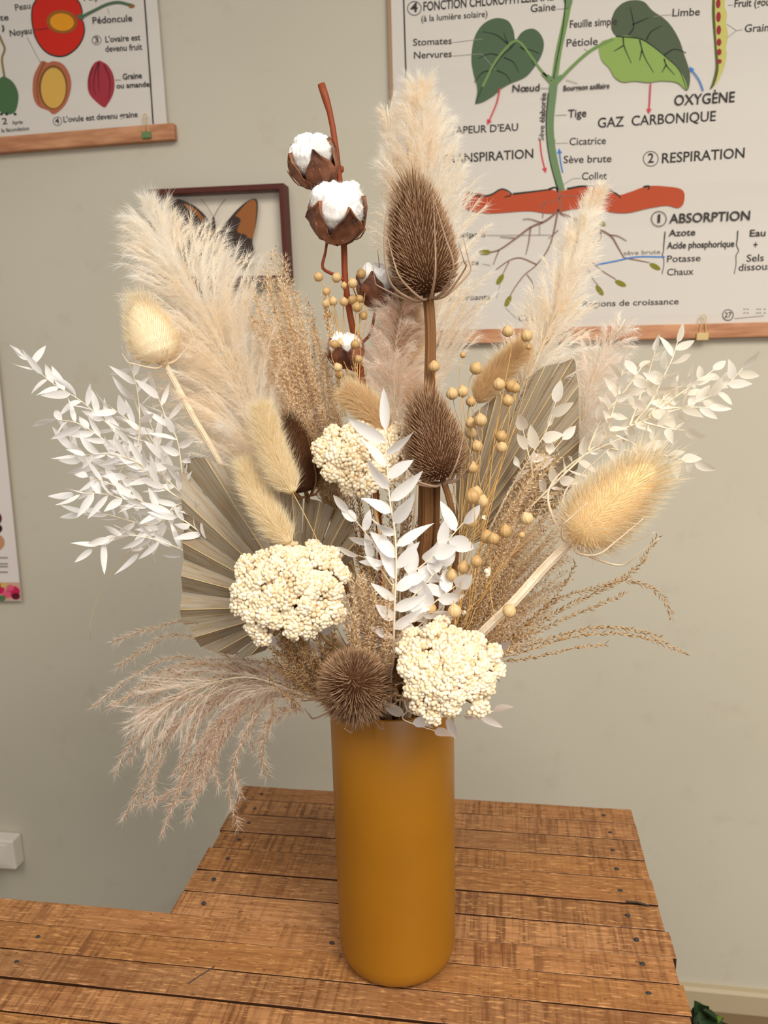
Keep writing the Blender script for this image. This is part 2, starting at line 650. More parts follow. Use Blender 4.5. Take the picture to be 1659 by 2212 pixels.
# ================================================================== TABLE
RX = 0.178
table = thing('plank_table', 'L-shaped table of reclaimed brown planks carrying the mustard vase', 'table', (-.1, .6, 0))
seam = [atZ(x, y, TZ)[1] for x, y in ((725, 1708), (725, 1737.5), (725, 1771), (725, 1810), (725, 1848), (726, 1898.7), (728, 1947.5), (732, 2001.8), (734, 2056), (700, 2116), (474, 2159), (278, 2210.7))]
for _ in range(3):
    seam.append(seam[-1] - 0.05)
rng = np.random.default_rng(3)
mb = MB()
for i in range(len(seam) - 1):
    y1, y0 = seam[i] - .0007, seam[i + 1] + .0007
    jx = rng.uniform(-.003, .003, 2)
    x0 = (-.362 if i < 7 else -1.05) + jx[0]
    x1 = RX + jx[1]
    dz = rng.uniform(-.0022, 0)
    b = .0005
    z0, z1 = TZ - .022, TZ + dz
    n = 24
    xs = np.linspace(x0, x1, n)
    w1 = rng.normal(0, .00025, n)
    w0 = rng.normal(0, .00025, n)
    rows = [np.stack([xs, np.full(n, y0) + w0, np.full(n, z0)], 1), np.stack([xs, y0 + w0, np.full(n, z1 - b)], 1), np.stack([xs, y0 + b + w0, np.full(n, z1)], 1),
            np.stack([xs, y1 - b + w1, np.full(n, z1)], 1), np.stack([xs, y1 + w1, np.full(n, z1 - b)], 1), np.stack([xs, np.full(n, y1) + w1, np.full(n, z0)], 1)]
    V = np.stack(rows, 0).reshape(-1, 3)
    q = []
    for r in range(6):
        r2 = (r + 1) % 6
        for j in range(n - 1):
            q.append([r * n + j, r * n + j + 1, r2 * n + j + 1, r2 * n + j])
    cap = [[r * n for r in range(6)][::-1]]
    cap2 = [[r * n + n - 1 for r in range(6)]]
    side = [f for k_, f in enumerate(q) if k_ // (n - 1) in (0, 4, 5)]
    top = [f for k_, f in enumerate(q) if k_ // (n - 1) not in (0, 4, 5)]
    mb.add(V, top, cap, cap2, smooth=False)
    mb.f.append((np.asarray(side) + mb.n - len(V), 1, False))
mb.build('tabletop', [M_wood, plain('stained_plank_edge', S(58, 34, 18), .8, .1)], table)
yf = seam[-1]
for (x, y) in ((-.33, .92), (RX - .05, .92), (RX - .05, yf + .08), (-.98, yf + .08), (-.98, seam[7] - .06)):
    MB().box((x - .03, y - .03, 0), (x + .03, y + .03, TZ - .022)).build('leg', M_wood, table)
MB().box((-1.0, yf + .03, TZ - .09), (RX - .03, yf + .055, TZ - .022)).box((RX - .055, yf + .05, TZ - .09), (RX - .03, .93, TZ - .022)).box((-.355, .9, TZ - .09), (RX - .05, .925, TZ - .022)).build('apron', M_wood, table)
# nail heads
M_nail = plain('dark_nail', S(52, 46, 46), .6, .3)
nm = MB().lathe([(0, .0006), (.0016, .0006), (.0022, 0), (.0022, -.004)], (0, 0, 0), 10)
npts = [(565, 1715), (550, 1746), (537, 1777), (517, 1813), (492, 1854), (462, 1898), (440, 1950), (717, 2036), (82, 2023), (36, 2077), (1304, 1761), (1318, 1798), (1324, 1836), (1332, 1876), (1340, 1923), (1356, 1976), (1375, 2028), (1388, 2081), (1401, 2145)]
n0 = None
for p in npts:
    q = atZ(*p, TZ)
    if n0 is None:
        n0 = nm.build('nail_head', M_nail, origin=(0, 0, 0))
        o = n0
    else:
        o = n0.copy()
        COL.objects.link(o)
    o.parent = table
    o.location = Vector(q) - table.location
    o.scale = (1.3, .9, 1)


def bristle(pts, label, r):
    P = spline([atZ(x, y, TZ + r + h) for x, y, h in pts], 10)
    o = MB().tube(P, r, 5).build('twig_bristle', M_ink, origin=P[0])
    tag(o, label, 'twig')


bristle([(406, 2124, 0), (432, 2107, .001), (464, 2087, .0005)], 'thin straight black bristle lying on the front planks beside the vase', .0005)
bristle([(1353, 1947, 0), (1375, 1949, .0006), (1402, 1956, 0)], 'short curved black twig lying near the right ends of the planks', .0009)

# ================================================================== VASE
R = VR
prof = [(0, .001), (.046, 0), (.052, .0015), (.0565, .006), (.059, .013), (R, .022), (R, .1), (R, .2), (R, VH - .001), (R - .0006, VH), (R - .0024, VH), (R - .003, VH - .001), (R - .003, .02), (R - .012, .008), (0, .006)]
mb = MB().lathe(prof, (VB[0], VB[1], TZ), 96)
tag(mb.build('flower_vase', M_vase, origin=(VB[0], VB[1], TZ)), 'tall mustard yellow cylindrical vase holding the dried bouquet', 'vase')
ZR = TZ + VH


def into(mx, my, z=None):
    """the last points of a stem: through the mouth and down into the vase"""
    r = R - .012
    return [A([VB[0] + mx * r, VB[1] + my * r, ZR + .005]), A([VB[0] + mx * r * .5, VB[1] + my * r * .5, ZR - .08]), A([VB[0] - mx * r * .5, VB[1] - my * r * .5, TZ + (.02 if z is None else z)])]


def stem_mesh(pts, r0, r1, mouth=None, k=6, n=40, **kw):
    P = list(pts)
    if mouth is not None:
        P = P + into(*mouth)
    P = spline(P, n)
    return MB().tube(P, np.linspace(r0, r1, n), k, **kw), P


# ================================================================== PLUMES


def pampas(label, axis, hw, nbr, nh, mat, mouth, hl=22, seed=1, droop=.006, group='pampas plumes in the bouquet', lift=(.18, .34), hwid=.00014, name='pampas_plume', out=.45, stalkw=.0022):
    """axis: (x, y, dy) from tip to base; hw: half widths in px along it"""
    rng = np.random.default_rng(seed)
    Pa = spline(Ws(axis)[::-1], 60)
    hwv = np.interp(np.linspace(0, 1, 60), np.linspace(0, 1, len(hw)), hw[::-1]) * PX
    root = thing(name, label, 'pampas grass', Pa[0], group)
    T, Nn, B = frames(Pa)
    u = np.linspace(0, 1, 60)

    def ax(t):
        tc = np.clip(t, 0, 1)
        p = np.stack([np.interp(tc, u, Pa[:, k]) for k in range(3)], 1)
        L = np.linalg.norm(np.diff(Pa, axis=0), axis=1).sum()
        return p + T[-1] * (np.maximum(t - 1, 0) * L)[:, None]
    t0 = rng.uniform(0, 1, nbr) ** .9 * .93
    dl = rng.uniform(lift[0], lift[1], nbr)
    te = t0 + dl * (1 - .78 * t0 ** 2)
    ph = rng.uniform(0, 2 * PI, nbr)
    i0 = np.clip((te * 59).astype(int), 0, 59)
    rad = Nn[i0] * np.cos(ph)[:, None] + B[i0] * np.sin(ph)[:, None]
    h = np.interp(np.clip(te, 0, 1), u, hwv) * 1.45
    uu = rng.uniform(.15, 1, nbr) ** .55
    e = ax(te) + rad * (h * uu)[:, None]
    e[:, 2] -= droop * rng.uniform(0, 1, nbr) * uu
    s = ax(t0)
    c = ax(t0 + (te - t0) * .55) + rad * (h * uu * .38)[:, None]
    mb = MB()
    bi = rng.integers(0, nbr, nh)
    q = rng.uniform(.06, 1, nh) ** .6
    q = q[:, None]
    p = (1 - q) ** 2 * s[bi] + 2 * q * (1 - q) * c[bi] + q * q * e[bi]
    tg = nrm(2 * (1 - q) * (c[bi] - s[bi]) + 2 * q * (e[bi] - c[bi]))
    L = hl * PX * rng.uniform(.5, 1.25, nh)[:, None]
    d = nrm(tg + rad[bi] * .38 + rng.normal(0, out, (nh, 3)) * .75) * L
    cu = rng.normal(0, .26, (nh, 3)) * L - A([0, 0, .12]) * L
    mb.hairs(p, d, cu, hwid * rng.uniform(.6, 1.3, nh), rng=rng)
    mb.build('plume', mat, root)
    mb = MB()
    for k in range(nbr):
        tt = np.linspace(0, 1, 6)[:, None]
        P = (1 - tt) ** 2 * s[k] + 2 * tt * (1 - tt) * c[k] + tt * tt * e[k]
        mb.tube(P, np.linspace(.00028, .0001, 6), 3, cap=False)
    if mouth is not None:
        P = spline([Pa[-1], Pa[40], Pa[20], Pa[0]] + into(*mouth), 50)
        mb.tube(P, np.linspace(.0004, stalkw, 50), 6)
    mb.build('stem', mat if mouth is None else M_leafstem, root)
    return root


pampas('largest cream pampas plume leaning left over the butterfly frame', [(312, 452, .06), (348, 515, .06), (400, 600, .055), (470, 720, .05), (530, 850, .045), (575, 980, .04), (640, 1130, .03)],
       [44, 100, 126, 122, 104, 76, 34], 340, 85000, M_pampas, (-.45, .3), 30, 11, .012)
pampas('lower cream pampas plume behind the bleached teasel and left foxtails', [(345, 690, .055), (420, 790, .055), (490, 890, .05), (550, 990, .045), (620, 1110, .04)],
       [52, 84, 88, 70, 30], 170, 30000, M_pampas, (-.4, .35), 28, 12, .012)
pampas('tall cream pampas plume standing behind the large brown teasel', [(908, 185, .11), (915, 300, .11), (922, 450, .11), (930, 620, .105), (925, 780, .10), (915, 930, .08)],
       [30, 76, 98, 106, 94, 60], 340, 75000, M_pampas, (.05, .5), 26, 13, .004)
pampas('slim outer pampas tuft left of the tallest plume', [(836, 225, .115), (848, 330, .115), (858, 450, .115), (872, 600, .11), (890, 760, .1)], [14, 26, 34, 36, 30], 80, 12000, M_pampas, (0, .55), 22, 14, .002)
pampas('blush beige pampas plume below the middle cotton boll', [(872, 640, .05), (858, 730, .05), (850, 820, .05), (856, 900, .045), (868, 980, .04)],
       [36, 66, 72, 62, 30], 170, 28000, M_pampas_pink, (.1, .35), 26, 15, .006)
pampas('cream pampas plume on the right before the root drawing', [(1290, 415, .09), (1262, 490, .09), (1228, 590, .085), (1192, 700, .08), (1150, 800, .075), (1080, 950, .06)],
       [10, 34, 56, 76, 66, 30], 220, 36000, M_pampas, (.5, .35), 24, 16, .004)
pampas('sparse white pampas plume beside the right palm fan', [(1350, 690, .095), (1310, 750, .095), (1275, 830, .09), (1250, 930, .085), (1200, 1040, .07)],
       [34, 52, 48, 38, 16], 100, 14000, M_pampas_white, (.6, .3), 24, 17, .004)

# ================================================================== SPIKELET SPRAYS


def spray(name, label, strands, mouth, seed, gmat=M_tan, fmat=M_tanfluff, step=5.0, gl=10, gw=1.15, s0=.25, fluff=2, ang=.65, jit=4, cat='grass', group='feathery grass sprays in the bouquet', rr=.00032, fl=9, perp=.0, r0=.0009):
    rng = np.random.default_rng(seed)
    base = strands[0][-1]
    root = thing(name, label, cat, W(*base), group)
    ms, mg = MB(), MB()
    mf = MB()
    for st in strands:
        P = spline(Ws(st)[::-1], 40)
        P = P + np.cumsum(rng.normal(0, .00012, (40, 3)), 0)
        ms.tube(P, np.linspace(rr * 1.6, rr * .5, 40), 3, cap=False)
        L = np.linalg.norm(np.diff(P, axis=0), axis=1).sum()
        n = max(6, int(L * (1 - s0) / (step * PX)))
        t = np.linspace(s0, 1, n) * 39
        p = np.stack([np.interp(t, np.arange(40), P[:, k]) for k in range(3)], 1)
        T, Nn, B = frames(P)
        i = np.clip(t.round().astype(int), 0, 39)
        for rep in range(2):
            ph = np.arange(n) * PI + rng.normal(0, .6, n) + rep * 1.3 + rng.uniform(0, 6)
            sd = Nn[i] * np.cos(ph)[:, None] + B[i] * np.sin(ph)[:, None]
            d = nrm(T[i] * 1.0 + sd * ang * rng.uniform(.6, 1.5, n)[:, None])
            b = p + sd * .0004 + T[i] * rng.uniform(0, step * PX, n)[:, None]
            mg.grains(b, d, gl * PX * rng.uniform(.7, 1.2, n), gw * PX * rng.uniform(.8, 1.2, n), rng=rng)
            for _ in range(fluff):
                dd = nrm(d + rng.normal(0, .38, (n, 3)))
                LL = fl * PX * rng.uniform(.6, 1.4, n)[:, None]
                mf.hairs(b + d * (gl * .3 * PX), dd * LL, rng.normal(0, .1, (n, 3)) * LL, .00011, rng=rng)
    mg.build('spikelets', gmat, root)
    if fluff:
        mf.build('awns', fmat, root)
    if mouth is not None:
        for _ in range(min(9, 1 + len(strands) // 8)):
            P = spline([W(*base) + rng.normal(0, .005, 3)] + into(mouth[0] + rng.normal(0, .18), mouth[1] + rng.normal(0, .15)), 30)
            ms.tube(P, r0, 6)
    ms.build('stem', M_stalk, root)
    return root


def fan(base, tips, n, seed, bend=12, jit=14, mid=.5, dj=.012):
    """strands from base out to points along the tip outline"""
    rng = np.random.default_rng(seed)
    tips = A(tips, float) if False else np.array(tips, float)
    out = []
    b = np.array(base, float)
    for k in range(n):
        u = (k + rng.uniform(0, 1)) / n * (len(tips) - 1)
        i = min(int(u), len(tips) - 2)
        tp = tips[i] + (tips[i + 1] - tips[i]) * (u - i)
        s = rng.uniform(.62, 1.0) if k % 3 else 1.0
        tp = b + (tp - b) * s + A([rng.normal(0, jit * .5), rng.normal(0, jit * .5), rng.normal(0, dj)])
        d = tp - b
        pr = A([-d[1], d[0], 0]) / (np.linalg.norm(d[:2]) + 1e-6)
        m = b + d * mid + pr * rng.normal(0, bend)
        m2 = b + d * .25 + pr * rng.normal(0, bend * .4)
        bb = b + A([rng.normal(0, 4), rng.normal(0, 4), rng.normal(0, .004)])
        out.append([tuple(tp), tuple(m), tuple(m2), tuple(bb)])
    return out


spray('silver_grass_plume', 'tan feathery grass plume rising left of the cotton branch', fan((745, 1190, .035), [(522, 672, .04), (548, 640, .04), (572, 600, .04), (597, 540, .04), (612, 600, .04), (650, 650, .04), (690, 720, .04), (735, 780, .035)], 84, 21, 16), (-.25, .3), 31, step=5.4, s0=.3, gl=10.5, gw=1.0, ang=1.1, fluff=5, fl=11)
spray('silver_grass_plume', 'thin pale grass spray standing just before the cotton branch', [[(702, 620, .03), (706, 700, .03), (722, 800, .03), (745, 900, .025)], [(697, 650, .03), (710, 720, .03), (730, 820, .03), (748, 900, .025)], [(716, 690, .03), (722, 760, .03), (740, 900, .025)]], (-.1, .3), 32, step=6, s0=.1, gl=11)
spray('silver_grass_plume', 'tan feathery grass plume filling the space under the right palm fan', fan((960, 1420, .0), [(1100, 1090, .03), (1135, 1010, .03), (1178, 955, .03), (1195, 1000, .03), (1220, 1060, .03), (1228, 1120, .03), (1225, 1190, .02), (1215, 1260, .01), (1180, 1330, .0), (1150, 1390, .0)], 110, 22, 16, dj=.018), (.45, .2), 33, step=5.4, s0=.2, gl=10.5, gw=1.05, ang=1.05, fluff=4, fl=11)
spray('silver_grass_plume', 'dense tan grass tuft before the lower right yarrow stalk', fan((960, 1440, -.01), [(1010, 1230, .0), (1060, 1200, .0), (1100, 1250, .0), (1130, 1320, -.01), (1120, 1390, -.01), (1090, 1430, -.01)], 60, 27, 10, dj=.012), (.4, .1), 39, step=5.2, s0=.25, gl=10, ang=.75)
rs = [[(1416, 1165, .01), (1375, 1225, .01), (1320, 1262, .01), (1210, 1320, .0), (1060, 1420, -.005)],
      [(1448, 1328, .0), (1425, 1285, .0), (1365, 1256, .0), (1290, 1268, .0), (1180, 1310, .0), (1060, 1420, -.005)],
      [(1474, 1408, -.01), (1410, 1382, -.01), (1330, 1368, -.01), (1230, 1376, -.01), (1120, 1410, -.01), (1060, 1425, -.005)],
      [(1425, 1375, -.005), (1340, 1355, -.005), (1260, 1358, -.005), (1150, 1390, -.005), (1060, 1425, -.005)],
      [(1345, 1285, .005), (1280, 1312, .005), (1200, 1345, .0), (1110, 1390, .0), (1060, 1425, -.005)],
      [(1300, 1392, -.01), (1230, 1400, -.01), (1150, 1420, -.01), (1060, 1430, -.005)],
      [(1240, 1222, .005), (1215, 1270, .005), (1150, 1340, .0), (1060, 1425, -.005)]]
spray('silver_grass_plume', 'drooping grass spray reaching far right over the table edge', rs, (.55, -.05), 34, gmat=M_tandark, step=5.6, s0=.12, gl=12, gw=1.3, ang=.7, fluff=1)
spray('silver_grass_plume', 'short tan grass plume between the two front yarrow heads', fan((800, 1500, -.05), [(735, 1330, -.06), (760, 1270, -.06), (785, 1238, -.06), (812, 1290, -.06), (850, 1240, -.06), (855, 1330, -.06), (880, 1370, -.06)], 72, 23, 8, dj=.012), (-.1, -.35), 35, step=5, s0=.15, gl=11, gw=1.15, ang=1.1, fluff=4, fl=11)
spray('silver_grass_plume', 'olive brown grass spray curling below the left yarrow', fan((712, 1520, -.04), [(575, 1440, -.05), (600, 1395, -.06), (605, 1350, -.07), (585, 1295, -.09), (630, 1345, -.075), (690, 1370, -.06), (730, 1390, -.05)], 60, 24, 14, dj=.01) +
      [[(640, 1520, -.05), (590, 1480, -.05), (578, 1435, -.05), (610, 1412, -.05), (670, 1440, -.04), (712, 1510, -.04)], [(655, 1500, -.05), (625, 1440, -.05), (640, 1400, -.05), (690, 1450, -.04), (712, 1510, -.04)]], (-.5, -.4), 36, gmat=M_tandark, step=5, s0=.2, gl=11, ang=.85)
spray('silver_grass_plume', 'shaded brown grass tuft deep behind the centre white leaves', fan((850, 1470, .03), [(735, 1090, .04), (760, 1060, .04), (800, 1090, .03), (850, 1060, .03), (900, 1090, .03), (950, 1120, .03), (985, 1160, .03)], 60, 29, 10, dj=.01), (.05, .2), 40, gmat=M_tandark, step=5.5, s0=.1, gl=11, ang=.8)
spray('silver_grass_plume', 'tiny tan grass tip curling over the vase mouth', [[(828, 1512, -.085), (845, 1500, -.08), (870, 1502, -.075), (890, 1520, -.06)], [(850, 1518, -.08), (870, 1508, -.075), (890, 1520, -.06)], [(880, 1480, -.075), (885, 1500, -.07), (890, 1520, -.06)]], (.2, -.5), 37, step=4.5, s0=.1, gl=11)
# mauve drooping plume, lower left
g = [[(250, 1385, .03), (330, 1358, .03), (430, 1350, .03)], [(258, 1440, .03), (300, 1410, .03), (400, 1372, .03)], [(205, 1525, .02), (290, 1460, .02), (400, 1420, .02)], [(240, 1525, .02), (320, 1480, .02), (420, 1435, .015)],
     [(300, 1545, .01), (350, 1490, .01), (440, 1450, .01)], [(250, 1665, .0), (285, 1600, .0), (350, 1520, .0)], [(278, 1760, .0), (310, 1690, .0), (360, 1580, .0)], [(325, 1735, .0), (345, 1650, .0), (400, 1550, .0)],
     [(350, 1800, -.01), (380, 1720, -.01), (440, 1600, -.01)], [(320, 1735, .01), (400, 1690, .0), (450, 1580, -.01)], [(512, 1785, -.02), (495, 1700, -.02), (530, 1590, -.02)], [(420, 1690, -.01), (430, 1640, -.01), (480, 1560, -.01)],
     [(470, 1690, -.015), (465, 1630, -.015), (500, 1560, -.015)], [(575, 1570, -.02), (600, 1540, -.02), (640, 1530, -.02)]]
rng = np.random.default_rng(5)
ms = []
for s in g:
    for r in range(3 if s[0][1] > 1450 else 1):
        j = A([rng.normal(0, 22), rng.normal(0, 18), rng.normal(0, .012)]) * (r > 0)
        sc = 1 if r == 0 else rng.uniform(.6, .95)
        e = np.array((690, 1505, -.02))
        pts = [tuple(e + (A(p) + j - e) * sc) for p in s]
        ms.append(pts + [(590, 1470 + rng.normal(0, 18), -.01), (690, 1505 + rng.normal(0, 6), -.02)])
spray('mauve_grass_plume', 'drooping mauve plume hanging left of the vase below the palm fan', ms, (-.6, -.2), 38, gmat=M_mauvegrain, fmat=M_mauve, step=6.0, s0=.12, gl=13, gw=1.1, ang=.5, fluff=4, fl=24, group=None)
tag(thing('grass_blade', 'thin curved straw blade hanging below the left leaves', 'grass', W(395, 1110, .0)))
_gb = [o for o in COL.objects if o.name == 'grass_blade'][0]
stem_mesh(Ws([(195, 1385, .0), (200, 1320, .0), (250, 1225, .0), (330, 1150, .0), (400, 1095, .01), (560, 1250, .02), (700, 1420, .01)]), .0002, .0005, (-.3, .1), 4)[0].build('stem', M_stalk, _gb)
pampas('loose mauve fluff low at the left of the vase mouth', [(300, 1560, .01), (400, 1500, .0), (500, 1465, -.01), (600, 1470, -.015), (690, 1510, -.02)], [50, 78, 66, 44, 20], 110, 7000, M_mauve, (-.6, -.1), 26, 19, .02, name='mauve_grass_plume', group=None, hwid=.00012)

# ================================================================== TEASELS


def teasel(label, base, tip, hw, stem, mouth, seed, kind='brown', nsp=1300, sl=.30, bracts=9, bl=(.55, 1.1), dens=1.0, wide=1.0, sr=.0020, prof=None, core=None, lean=.55):
    rng = np.random.default_rng(seed)
    b, t = W(*base), W(*tip)
    axv = t - b
    H = np.linalg.norm(axv)
    axv = axv / H
    e1 = nrm(np.cross(axv, FW))
    e2 = np.cross(axv, e1)
    hwm = hw * PX
    sm, cm, bm_, tm = {'brown': (M_teasel, M_teaselcore, M_teaselbract, M_teaselstem), 'dark': (M_dark, M_teaselcore, M_teaselstem, M_teaselstem), 'bleach': (M_bleach, M_bleachcore, M_bleachstem, M_bleachstem)}[kind]
    root = thing('teasel', label, 'teasel', b, 'teasels in the bouquet')
    pu = [0, .08, .2, .35, .5, .65, .8, .92, 1]
    pr = A(prof or [.34, .62, .78, .80, .74, .64, .50, .30, .03]) * hwm
    # core
    P = b + axv * (np.linspace(0, .995, 24) * H)[:, None]
    cm = core or cm
    MB().tube(P, np.interp(np.linspace(0, .995, 24), pu, pr) * .96, 20).build('seed_head', cm, root)
    k = np.arange(nsp)
    u = np.clip((k + .5) / nsp, 0, 1)
    # even cover: more rings where it is wide
    uu = np.linspace(0, 1, 400)
    cdf = np.cumsum(np.interp(uu, pu, pr) + .22 * hwm)
    tt = np.interp(u, cdf / cdf[-1], uu) * .985 + .012
    ph = k * 2.399963
    rad = e1 * np.cos(ph)[:, None] + e2 * np.sin(ph)[:, None]
    rr = np.interp(tt, pu, pr)
    slope = np.gradient(np.interp(uu, pu, pr), uu) / H
    sl_ = np.interp(tt, uu, slope)
    nor = nrm(rad - axv * sl_[:, None])
    d = nrm(nor + axv * lean + rng.normal(0, .07, (nsp, 3)))
    L = hwm * sl * rng.uniform(.75, 1.2, nsp) * (1 + .7 * np.clip((tt - .75) / .25, 0, 1))
    p = b + axv * (tt * H)[:, None] + rad * (rr * .9)[:, None]
    cu = (axv * .28 + rng.normal(0, .06, (nsp, 3))) * L[:, None]
    MB().cones(p, d, L, hwm * .016 * wide, cu).build('spines', sm, root)
    # bracts
    for j in range(bracts):
        a = 2 * PI * (j + rng.uniform(-.25, .25)) / bracts
        r = e1 * math.cos(a) + e2 * math.sin(a)
        l = rng.uniform(*bl)
        o = rng.uniform(1.0, 1.42)
        sw = nrm(np.cross(axv, r)) * hwm * rng.normal(0, .12)
        P = spline([b - axv * .004, b + r * hwm * .45 - axv * .004, b + r * hwm * o * .95 + axv * H * .14 + sw, b + r * hwm * o + axv * H * l * .55 + sw * 2, b + r * hwm * o * (.72 if l > .8 else 1.0) + axv * H * l + sw * 3], 22)
        m = MB().tube(P, np.linspace(.0013, .0002, 22) * (hw / 66) ** .6, 5)
        ii = rng.integers(3, 18, 9)
        dd = nrm(rng.normal(0, 1, (9, 3)) + axv * .5)
        m.cones(P[ii], dd, .0017, .00025, dd * 0)
        m.build('bract', bm_, root)
    # stem
    pts = [b + axv * .003] + [W(*q) for q in stem]
    P = spline(pts + into(*mouth), 60)
    m = MB().tube(P, np.linspace(sr, sr * 1.25, 60), 32, ridge=.16, rn=8)
    n = 90
    ii = rng.integers(1, 42, n)
    T = tangents(P)
    dd = nrm(np.cross(T[ii], rng.normal(size=(n, 3))))
    m.cones(P[ii] + dd * sr * .95 + T[ii] * rng.uniform(-.003, .003, (n, 1)), nrm(dd + T[ii] * -.3), rng.uniform(.0008, .0024, n), .0006, dd * 0)
    m.build('stem', tm, root)
    return root


teasel('large brown teasel standing tallest, before the pampas and chart', (925, 634, .02), (888, 392, .02), 81, [(930, 720, .018), (928, 830, .01), (924, 1000, .0), (918, 1200, -.01)], (.1, -.1), 41, nsp=1900, sl=.24, bracts=11, bl=(.3, 1.12), sr=.0043)
_t1 = [o for o in COL.objects if o.name == 'teasel'][0]
for _k, (_x, _d) in enumerate(((908, .004), (940, .002))):
    stem_mesh(Ws([(_x + 4, 1040, _d), (_x, 1200, _d - .006), (_x - 8, 1400, _d - .012)]), .0032, .0036, (.1 + .12 * _k, -.05), 14, ridge=.13)[0].build('side_stem', M_teaselstem, _t1)
teasel('brown teasel in the middle beside the flax pods', (955, 1032, -.03), (912, 852, -.03), 69, [(973, 1090, -.03), (985, 1180, -.025), (965, 1320, -.02)], (.3, -.3), 42, nsp=1700, sl=.25, bracts=8, bl=(.35, .8), sr=.0024)
teasel('dark brown teasel half hidden behind the left foxtail', (660, 1062, .0), (622, 905, .01), 48, [(690, 1150, .01), (760, 1300, .0)], (-.3, .05), 43, kind='dark', nsp=1300, sl=.36, bracts=6, bl=(.35, .8), wide=.9, sr=.0018)
teasel('round brown teasel facing forward over the vase mouth', (772, 1496, -.05), (758, 1462, -.115), 80, [(790, 1530, -.04)], (-.25, -.45), 44, nsp=1600, sl=.36, bracts=9, bl=(.4, .9), wide=.85, sr=.002, prof=[.4, .62, .76, .78, .72, .64, .52, .34, .03])
teasel('bleached cream teasel on the left above the white leaves', (350, 778, .0), (296, 652, -.01), 62, [(375, 820, .0), (420, 905, .0), (470, 990, .01), (600, 1230, .01)], (-.4, .1), 45, kind='bleach', nsp=1800, sl=.34, bracts=6, bl=(.15, .7), wide=.55, lean=.75, sr=.0024, core=plain('pale_core', S(253, 238, 208), .8, .1))
teasel('bleached cream teasel at right with bristly head tilted up', (1243, 1160, -.05), (1415, 1005, -.07), 80, [(1180, 1222, -.05), (1110, 1300, -.05), (1040, 1368, -.045), (960, 1450, -.03)], (.4, -.4), 46, kind='bleach', nsp=2200, sl=.46, bracts=6, bl=(.4, 1.0), wide=.55, sr=.0036, lean=.36, prof=[.3, .52, .66, .66, .62, .54, .44, .28, .03])

# ================================================================== FOXTAILS


def foxtail(label, axis, hw, stem, mouth, seed, mat=M_fox, nh=9000, name='foxtail_grass', hl=.95, group='soft foxtail heads in the bouquet'):
    rng = np.random.default_rng(seed)
    P = spline(Ws(axis)[::-1], 40)      # base to tip
    root = thing(name, label, 'dried grass', P[0], group)
    u = np.linspace(0, 1, 40)
    r = hw * PX * np.interp(u, [0, .06, .2, .6, .85, 1], [.45, .8, 1, .95, .75, .25])
    MB().tube(P, r * .5, 10).build('seed_head', M_foxcore, root)
    T, Nn, B = frames(P)
    t = rng.uniform(0, 1, nh)
    i = np.clip((t * 39).round().astype(int), 0, 39)
    p = np.stack([np.interp(t, u, P[:, k]) for k in range(3)], 1)
    ph = rng.uniform(0, 2 * PI, nh)
    rad = Nn[i] * np.cos(ph)[:, None] + B[i] * np.sin(ph)[:, None]
    R0 = np.interp(t, u, r)
    L = (hw * PX * hl * rng.uniform(.6, 1.2, nh))[:, None]
    d = nrm(rad * .62 + T[i] * .8 + rng.normal(0, .16, (nh, 3))) * L
    mb = MB()
    mb.hairs(p + rad * (R0 * .45)[:, None], d, rng.normal(0, .1, (nh, 3)) * L, .00013, rng=rng)
    nl = nh // 14
    j = rng.integers(0, nh, nl)
    mb.hairs(p[j] + rad[j] * (R0[j] * .5)[:, None], d[j] * 1.7, rng.normal(0, .1, (nl, 3)) * L[j], .00006, rng=rng)
    mb.build('hairs', mat, root)
    stem_mesh([P[0] + T[0] * .004] + [W(*q) for q in stem], .0004, .0007, mouth, 5)[0].build('stem', M_stalk, root)
    return root


foxtail('upper cream foxtail hanging its blunt end over the palm fan', [(566, 885, -.03), (583, 950, -.04), (604, 1010, -.05), (632, 1064, -.06)], 34, [(665, 1125, -.06), (700, 1200, -.05), (760, 1350, -.05)], (-.3, -.3), 51)
foxtail('lower cream foxtail lying across the left palm fan', [(528, 1005, -.03), (552, 1065, -.045), (585, 1120, -.06), (625, 1172, -.07)], 33, [(660, 1230, -.06), (740, 1380, -.05)], (-.35, -.3), 52)
foxtail('fluffy tan bunny tail above the back yarrow head', [(752, 848, -.01), (785, 872, -.01), (812, 898, -.01), (838, 930, -.01)], 34, [(850, 1010, .0), (850, 1200, .0)], (.0, .1), 53, M_bunny, 9000, 'bunny_tail_grass')
foxtail('pale bunny tail upright behind the stalk of the tallest teasel', [(872, 622, .06), (876, 680, .06), (884, 730, .06), (890, 775, .055)], 36, [(895, 900, .05), (880, 1150, .03)], (.1, .25), 54, M_bunny, 9000, 'bunny_tail_grass')
foxtail('blurred tan bunny tail before the right pampas plume', [(1128, 752, .05), (1095, 785, .05), (1058, 825, .05), (1030, 868, .05)], 33, [(1005, 950, .045), (960, 1150, .03)], (.35, .3), 55, M_bunny, 8000, 'bunny_tail_grass')

# ================================================================== PALM FANS


